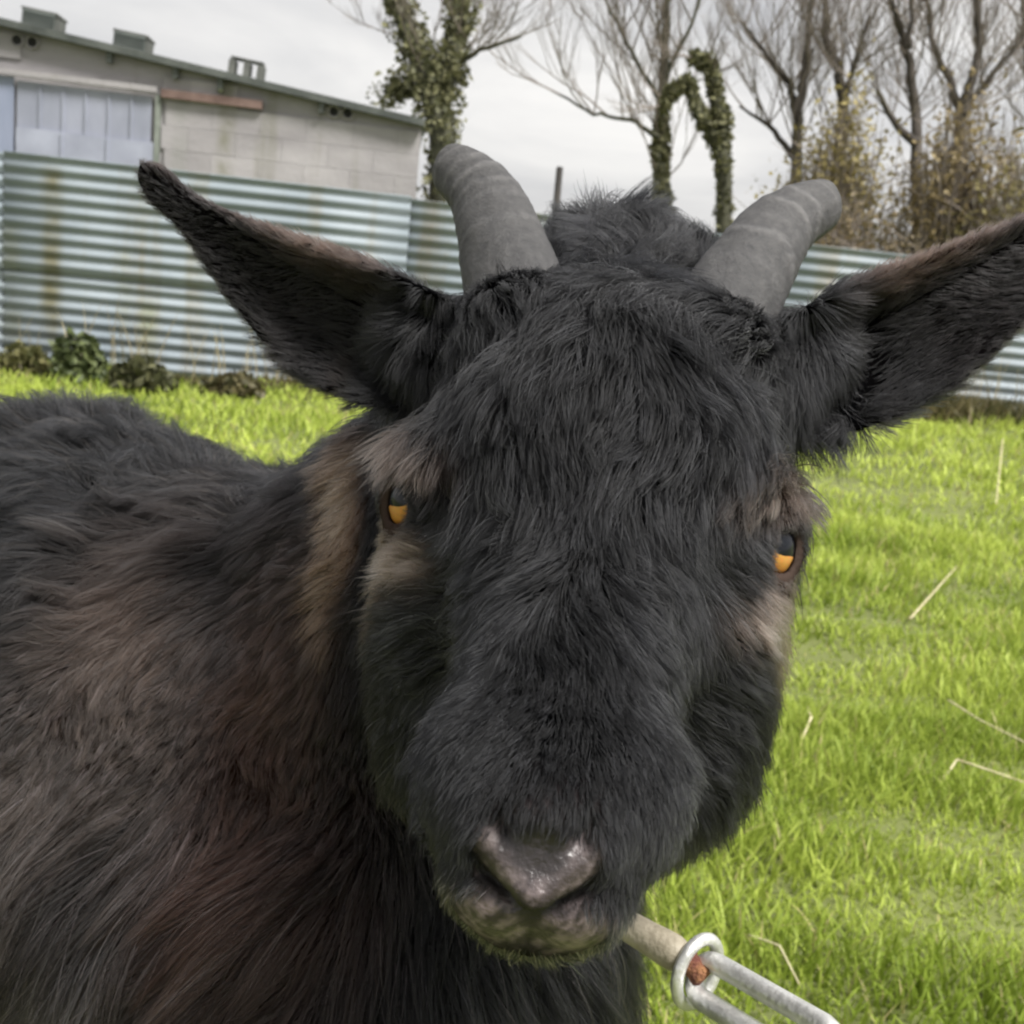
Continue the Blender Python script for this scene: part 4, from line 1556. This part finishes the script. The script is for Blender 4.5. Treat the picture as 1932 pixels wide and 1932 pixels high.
fm = bpy.data.materials.new('goat_fur')
fm.use_nodes = True
t = fm.node_tree
t.nodes.clear()
out = N(t, 'ShaderNodeOutputMaterial')
hb = N(t, 'ShaderNodeBsdfHairPrincipled', parametrization='COLOR')
at = N(t, 'ShaderNodeAttribute', attribute_name='tint')
t.links.new(at.outputs['Color'], hb.inputs['Color'])
hb.inputs['Roughness'].default_value = 0.45
hb.inputs['IOR'].default_value = 1.38
hb.inputs['Radial Roughness'].default_value = 0.5
t.links.new(hb.outputs[0], out.inputs['Surface'])
hc = make_fur(440000, 5)
hc.materials.append(fm)
fur = bpy.data.objects.new('fur', hc)
C.objects.link(fur)
fur.parent = goat

# ---- eyes
def eye_material():
    mt, t, b = mat_new('goat_eye')
    tcn = N(t, 'ShaderNodeTexCoord')
    sep = N(t, 'ShaderNodeSeparateXYZ')
    t.links.new(tcn.outputs['Object'], sep.inputs[0])

    def math_(op, a, b_=None):
        nd = N(t, 'ShaderNodeMath', operation=op)
        for i, v in enumerate((a, b_)):
            if v is None: continue
            if isinstance(v, (int, float)): nd.inputs[i].default_value = v
            else: t.links.new(v, nd.inputs[i])
        return nd.outputs[0]
    xx = math_('MULTIPLY', sep.outputs['X'], 1 / EYE_R)
    yy = math_('MULTIPLY', sep.outputs['Y'], 1 / EYE_R)
    r2 = math_('SQRT', math_('ADD', math_('MULTIPLY', xx, xx), math_('MULTIPLY', yy, yy)))
    rp = N(t, 'ShaderNodeValToRGB')
    e = rp.color_ramp.elements
    e[0].position, e[0].color = 0.30, (0.62, 0.30, 0.08, 1)
    e[1].position, e[1].color = 0.95, (0.03, 0.018, 0.012, 1)
    for p_, c_ in ((0.62, (0.70, 0.34, 0.09, 1)), (0.80, (0.58, 0.25, 0.045, 1)), (0.88, (0.04, 0.02, 0.012, 1))):
        x_ = e.new(p_); x_.color = c_
    t.links.new(r2, rp.inputs['Fac'])
    ns = N(t, 'ShaderNodeTexNoise', Scale=900, Detail=3)
    t.links.new(tcn.outputs['Object'], ns.inputs['Vector'])
    mv = N(t, 'ShaderNodeMix', data_type='RGBA', blend_type='MULTIPLY')
    mv.inputs['Factor'].default_value = 0.5
    t.links.new(rp.outputs['Color'], mv.inputs['A'])
    t.links.new(ns.outputs['Color'], mv.inputs['B'])
    # wide horizontal pupil
    px_ = math_('DIVIDE', xx, 0.66)
    py_ = math_('DIVIDE', yy, 0.50)
    p4 = math_('ADD', math_('POWER', math_('ABSOLUTE', px_), 3.0), math_('POWER', math_('ABSOLUTE', py_), 3.0))
    ins = math_('LESS_THAN', p4, 1.0)
    mp_ = N(t, 'ShaderNodeMix', data_type='RGBA')
    mp_.inputs['B'].default_value = (0.004, 0.005, 0.008, 1)
    t.links.new(ins, mp_.inputs['Factor'])
    t.links.new(mv.outputs['Result'], mp_.inputs['A'])
    t.links.new(mp_.outputs['Result'], b.inputs['Base Color'])
    b.inputs['Roughness'].default_value = 0.22
    b.inputs['Specular IOR Level'].default_value = 0.25
    b.inputs['Coat Weight'].default_value = 0.15
    b.inputs['Coat Roughness'].default_value = 0.05
    return mt


eye_mat = eye_material()
for s_, c, g in EYES:
    V, Q, T3 = [], [], []
    nu, nv = 24, 14
    for i in range(nv + 1):
        th = math.pi * i / nv
        for j in range(nu):
            ph = 2 * math.pi * j / nu
            bul = 1.0 + 0.05 * max(0, math.cos(th)) ** 4
            V.append((EYE_R * math.sin(th) * math.cos(ph), EYE_R * math.sin(th) * math.sin(ph), EYE_R * bul * math.cos(th)))
    for i in range(nv):
        for j in range(nu):
            Q.append((i * nu + j, (i + 1) * nu + j, (i + 1) * nu + (j + 1) % nu, i * nu + (j + 1) % nu))
    me = np_mesh('eye', V, [np.array(Q)])
    o = link('eye', me, eye_mat, goat)
    gz = Vector(g @ GM)
    gaze = np.array([s_ * 0.78, 0.42, 0.50]); gaze /= np.linalg.norm(gaze)
    gz = Vector(gaze @ GM)
    gx_ = Vector(np.cross(gey, np.array(gz))).normalized()
    gy_ = gz.cross(gx_)
    loc = toW(c) - GOAT_BASE
    o.matrix_basis = Matrix(((gx_[0], gy_[0], gz[0], loc[0]), (gx_[1], gy_[1], gz[1], loc[1]), (gx_[2], gy_[2], gz[2], loc[2]), (0, 0, 0, 1)))

# ---- horns: tapering, ringed, curving up, back and out
def horn_material():
    mt, t, b = mat_new('horn')
    at = N(t, 'ShaderNodeAttribute', attribute_name='tint')
    tcn = N(t, 'ShaderNodeTexCoord')
    ns = N(t, 'ShaderNodeTexNoise', Scale=230, Detail=10, Roughness=0.72)
    t.links.new(tcn.outputs['Object'], ns.inputs['Vector'])
    rp = N(t, 'ShaderNodeValToRGB')
    rp.color_ramp.elements[0].position, rp.color_ramp.elements[1].position = 0.3, 0.7
    rp.color_ramp.elements[0].color = (0.38, 0.38, 0.40, 1)
    rp.color_ramp.elements[1].color = (1.25, 1.22, 1.18, 1)
    t.links.new(ns.outputs['Fac'], rp.inputs['Fac'])
    mv = N(t, 'ShaderNodeMix', data_type='RGBA', blend_type='MULTIPLY')
    mv.inputs['Factor'].default_value = 1.0
    t.links.new(at.outputs['Color'], mv.inputs['A'])
    t.links.new(rp.outputs['Color'], mv.inputs['B'])
    t.links.new(mv.outputs['Result'], b.inputs['Base Color'])
    b.inputs['Roughness'].default_value = 0.62
    bm = N(t, 'ShaderNodeBump', Strength=0.85, Distance=0.0015)
    t.links.new(ns.outputs['Fac'], bm.inputs['Height'])
    t.links.new(bm.outputs['Normal'], b.inputs['Normal'])
    return mt


horn_mat = horn_material()
for s_ in (-1, 1):
    ctrl = [np.array([s_ * 0.030, 0.058, -0.030]), np.array([s_ * 0.0375, 0.080, -0.036]), np.array([s_ * 0.0480, 0.105, -0.050]),
            np.array([s_ * 0.0590, 0.126, -0.066]), np.array([s_ * 0.0745, 0.1400, -0.080]), np.array([s_ * 0.0800, 0.1430, -0.084])]
    nr, ns_ = 90, 28
    V, colr = [], []
    cum = np.linspace(0, 1, len(ctrl))

    def cat(t):
        f_ = t * (len(ctrl) - 1)
        i = min(int(f_), len(ctrl) - 2)
        u = f_ - i
        p0, p1, p2, p3 = ctrl[max(i - 1, 0)], ctrl[i], ctrl[i + 1], ctrl[min(i + 2, len(ctrl) - 1)]
        return 0.5 * ((2 * p1) + (-p0 + p2) * u + (2 * p0 - 5 * p1 + 4 * p2 - p3) * u * u + (-p0 + 3 * p1 - 3 * p2 + p3) * u ** 3)
    hr = random.Random(30 + s_)
    ridges = [(0.36 + 0.085 * k + hr.uniform(-.03, .03), hr.uniform(0.2, 1.0)) for k in range(6)]
    for i in range(nr + 1):
        t_ = i / nr
        p = cat(t_)
        tg = cat(min(1, t_ + 0.01)) - cat(max(0, t_ - 0.01))
        tg /= np.linalg.norm(tg)
        a_ = np.cross(tg, np.array([0, 0, 1.0])); a_ /= np.linalg.norm(a_)
        b_ = np.cross(tg, a_)
        r_ = 0.0215 - 0.0140 * t_ ** 0.95
        r_ *= math.sqrt(max(0.0, 1 - max(0, (t_ - 0.86) / 0.14) ** 2.2)) if t_ > 0.86 else 1
        for j in range(ns_):
            ph = 2 * math.pi * j / ns_
            wob = 0.035 * math.sin(ph + 1.0 + s_) + 0.018 * math.sin(ph * 2 + s_) + 0.012 * math.sin(ph * 3 + 2 * s_)
            rid = sum(k_ * math.exp(-((t_ + wob - c_) / 0.011) ** 2) for c_, k_ in ridges)
            wear = 0.010 * math.sin(ph * 5 + t_ * 30) + 0.008 * math.sin(ph * 9 + t_ * 17)
            rr = max(r_, 0.0002) * (1 + 0.045 * rid + wear)
            V.append(p + a_ * rr * 1.08 * math.cos(ph) + b_ * rr * 0.92 * math.sin(ph))
            base_c = np.array([0.046, 0.046, 0.048]) * (1 - t_) + np.array([0.082, 0.081, 0.081]) * t_
            colr.append(base_c * (0.85 + 0.95 * rid))
    q = []
    for i in range(nr):
        for j in range(ns_):
            q.append((i * ns_ + j, (i + 1) * ns_ + j, (i + 1) * ns_ + (j + 1) % ns_, i * ns_ + (j + 1) % ns_))
    me = np_mesh('horn', toW(np.array(V)) - GOAT_BASE, [np.array(q)])
    set_tint(me, np.array(colr))
    link('horn', me, horn_mat, goat)

# ---- hooves
hoof_mat = noisy('hoof', (0.03, 0.027, 0.025), (0.08, 0.07, 0.06), scale=30, rough=0.6)
for hv_ in hooves:
    h_ = empty('hoof', hv_ * np.array([1, 1, 0]) - GOAT_BASE); h_.parent = goat
    fw = -back
    for s_ in (-1, 1):
        mb = MB()
        c0 = lat * 0.013 * s_
        mb.tube([c0 + np.array([0, 0, 0.045]), c0 + fw * 0.012 + np.array([0, 0, 0.02]), c0 + fw * 0.02 + np.array([0, 0, 0.0])], [0.014, 0.017, 0.019], 8)
        mb.build('claw', hoof_mat, h_, True)

# ------------------------------------------------------------------ tether: strap end, ring, chain links to a ground peg
def metal(name, c, rough, metallic=0.9):
    return noisy(name, tuple(0.7 * v for v in c), c, scale=90, rough=rough, metallic=metallic, bump=0.15)


steel = metal('zinc_steel', (0.78, 0.78, 0.76), 0.42, 0.7)
brass = noisy('rusted_swivel', (0.10, 0.028, 0.018), (0.26, 0.12, 0.05), scale=220, rough=0.85, metallic=0.0, bump=0.5)
hide = noisy('worn_strap', (0.20, 0.175, 0.125), (0.38, 0.34, 0.26), scale=70, rough=0.6, bump=0.2)
TD = 0.405
tb = P(1310, 1830, TD)
teth = empty('tether', (tb[0], tb[1], tb[2]))
tag(teth, 'pale metal ring and long chain link on a beige strap at the goat throat', 'tether')
rel = lambda v: np.asarray(v) - tb
mb = MB()
s0, s1 = P(1105, 1700, 0.43), P(1296, 1812, TD)
n_ = 10
mb.tube([rel(s0 * (1 - t) + s1 * t) for t in np.linspace(0, 1, n_)], [0.0062, 0.0060, 0.0058, 0.0056, 0.0058, 0.0060, 0.0062, 0.0066, 0.0066, 0.0052], 14)
mb.build('strap_end', hide, teth, True)
# ring: an oval of wire seen three-quarter on
rc = P(1316, 1833, TD)
ax1 = (P(1334, 1765, TD) - P(1296, 1902, TD)); ax1 /= np.linalg.norm(ax1)
ax2 = rgt * 0.80 + fwd * 0.55 - upv * 0.05; ax2 -= ax1 * (ax2 @ ax1); ax2 /= np.linalg.norm(ax2)
mb = MB()
mb.tube([rel(rc + ax1 * 0.0125 * math.cos(a) + ax2 * 0.0098 * math.sin(a)) for a in np.linspace(0, 2 * math.pi, 33)[:-1]], 0.0024, 10, closed=True)
mb.build('ring', steel, teth, True)
mb = MB()
e0, e1 = P(1290, 1805, TD), P(1330, 1848, TD - 0.004)
mb.tube([rel(e0 * (1 - t) + e1 * t) for t in (0, 0.12, 0.3, 0.6, 0.85, 1)], [0.0052, 0.0058, 0.0042, 0.0042, 0.0050, 0.0035], 12)
mb.build('swivel', brass, teth, True)


def link_mesh(length, width, r):
    pts = []
    h_ = (length - width) / 2
    for a in np.linspace(-math.pi / 2, math.pi / 2, 8): pts.append((h_ + width / 2 * math.cos(a), width / 2 * math.sin(a), 0))
    for a in np.linspace(math.pi / 2, 3 * math.pi / 2, 8): pts.append((-h_ + width / 2 * math.cos(a), width / 2 * math.sin(a), 0))
    mb = MB(); mb.tube(pts, r, 8, closed=True)
    me = bpy.data.meshes.new('chain_link'); me.from_pydata([tuple(map(float, v)) for v in mb.v], [], mb.f)
    me.polygons.foreach_set('use_smooth', np.ones(len(me.polygons), bool))
    return me


c0, c1 = P(1322, 1842, TD - 0.002), P(1560, 1985, TD - 0.055)
seg = c1 - c0
Ln = np.linalg.norm(seg)
path = [c0, c1]
d_ = seg / Ln
pos = c1.copy()
while pos[2] > 0.012 and len(path) < 40:
    d_ = d_ * 0.90 + np.array([0.10, 0.02, -0.55]) * 0.16
    d_ /= np.linalg.norm(d_)
    pos = pos + d_ * 0.038
    path.append(pos.copy())
last = path[-1]
me_long, me_link = link_mesh(Ln + 0.004, 0.0135, 0.0040), link_mesh(0.044, 0.0125, 0.0030)
for i in range(len(path) - 1):
    a, b = path[i], path[i + 1]
    xd = Vector(b - a).normalized()
    ref = Vector(upv) if i % 2 == 0 else Vector(fwd)
    if i == 0: ref = Vector(upv * 0.9 + rgt * 0.7 - fwd * 0.15)
    yd = (ref - xd * ref.dot(xd)).normalized()
    zd = xd.cross(yd)
    o = link('chain_link', me_long if i == 0 else me_link, steel, teth)
    mid = rel((a + b) / 2)
    o.matrix_basis = Matrix(((xd[0], yd[0], zd[0], mid[0]), (xd[1], yd[1], zd[1], mid[1]), (xd[2], yd[2], zd[2], mid[2]), (0, 0, 0, 1)))
mb = MB()
pg = np.array([last[0] + 0.012, last[1], 0.0])
mb.tube([rel(pg + np.array([0, 0, h_])) for h_ in (-0.12, 0.0, 0.05, 0.055)], [0.004, 0.006, 0.006, 0.011], 8)
mb.build('ground_peg', steel, teth, True)
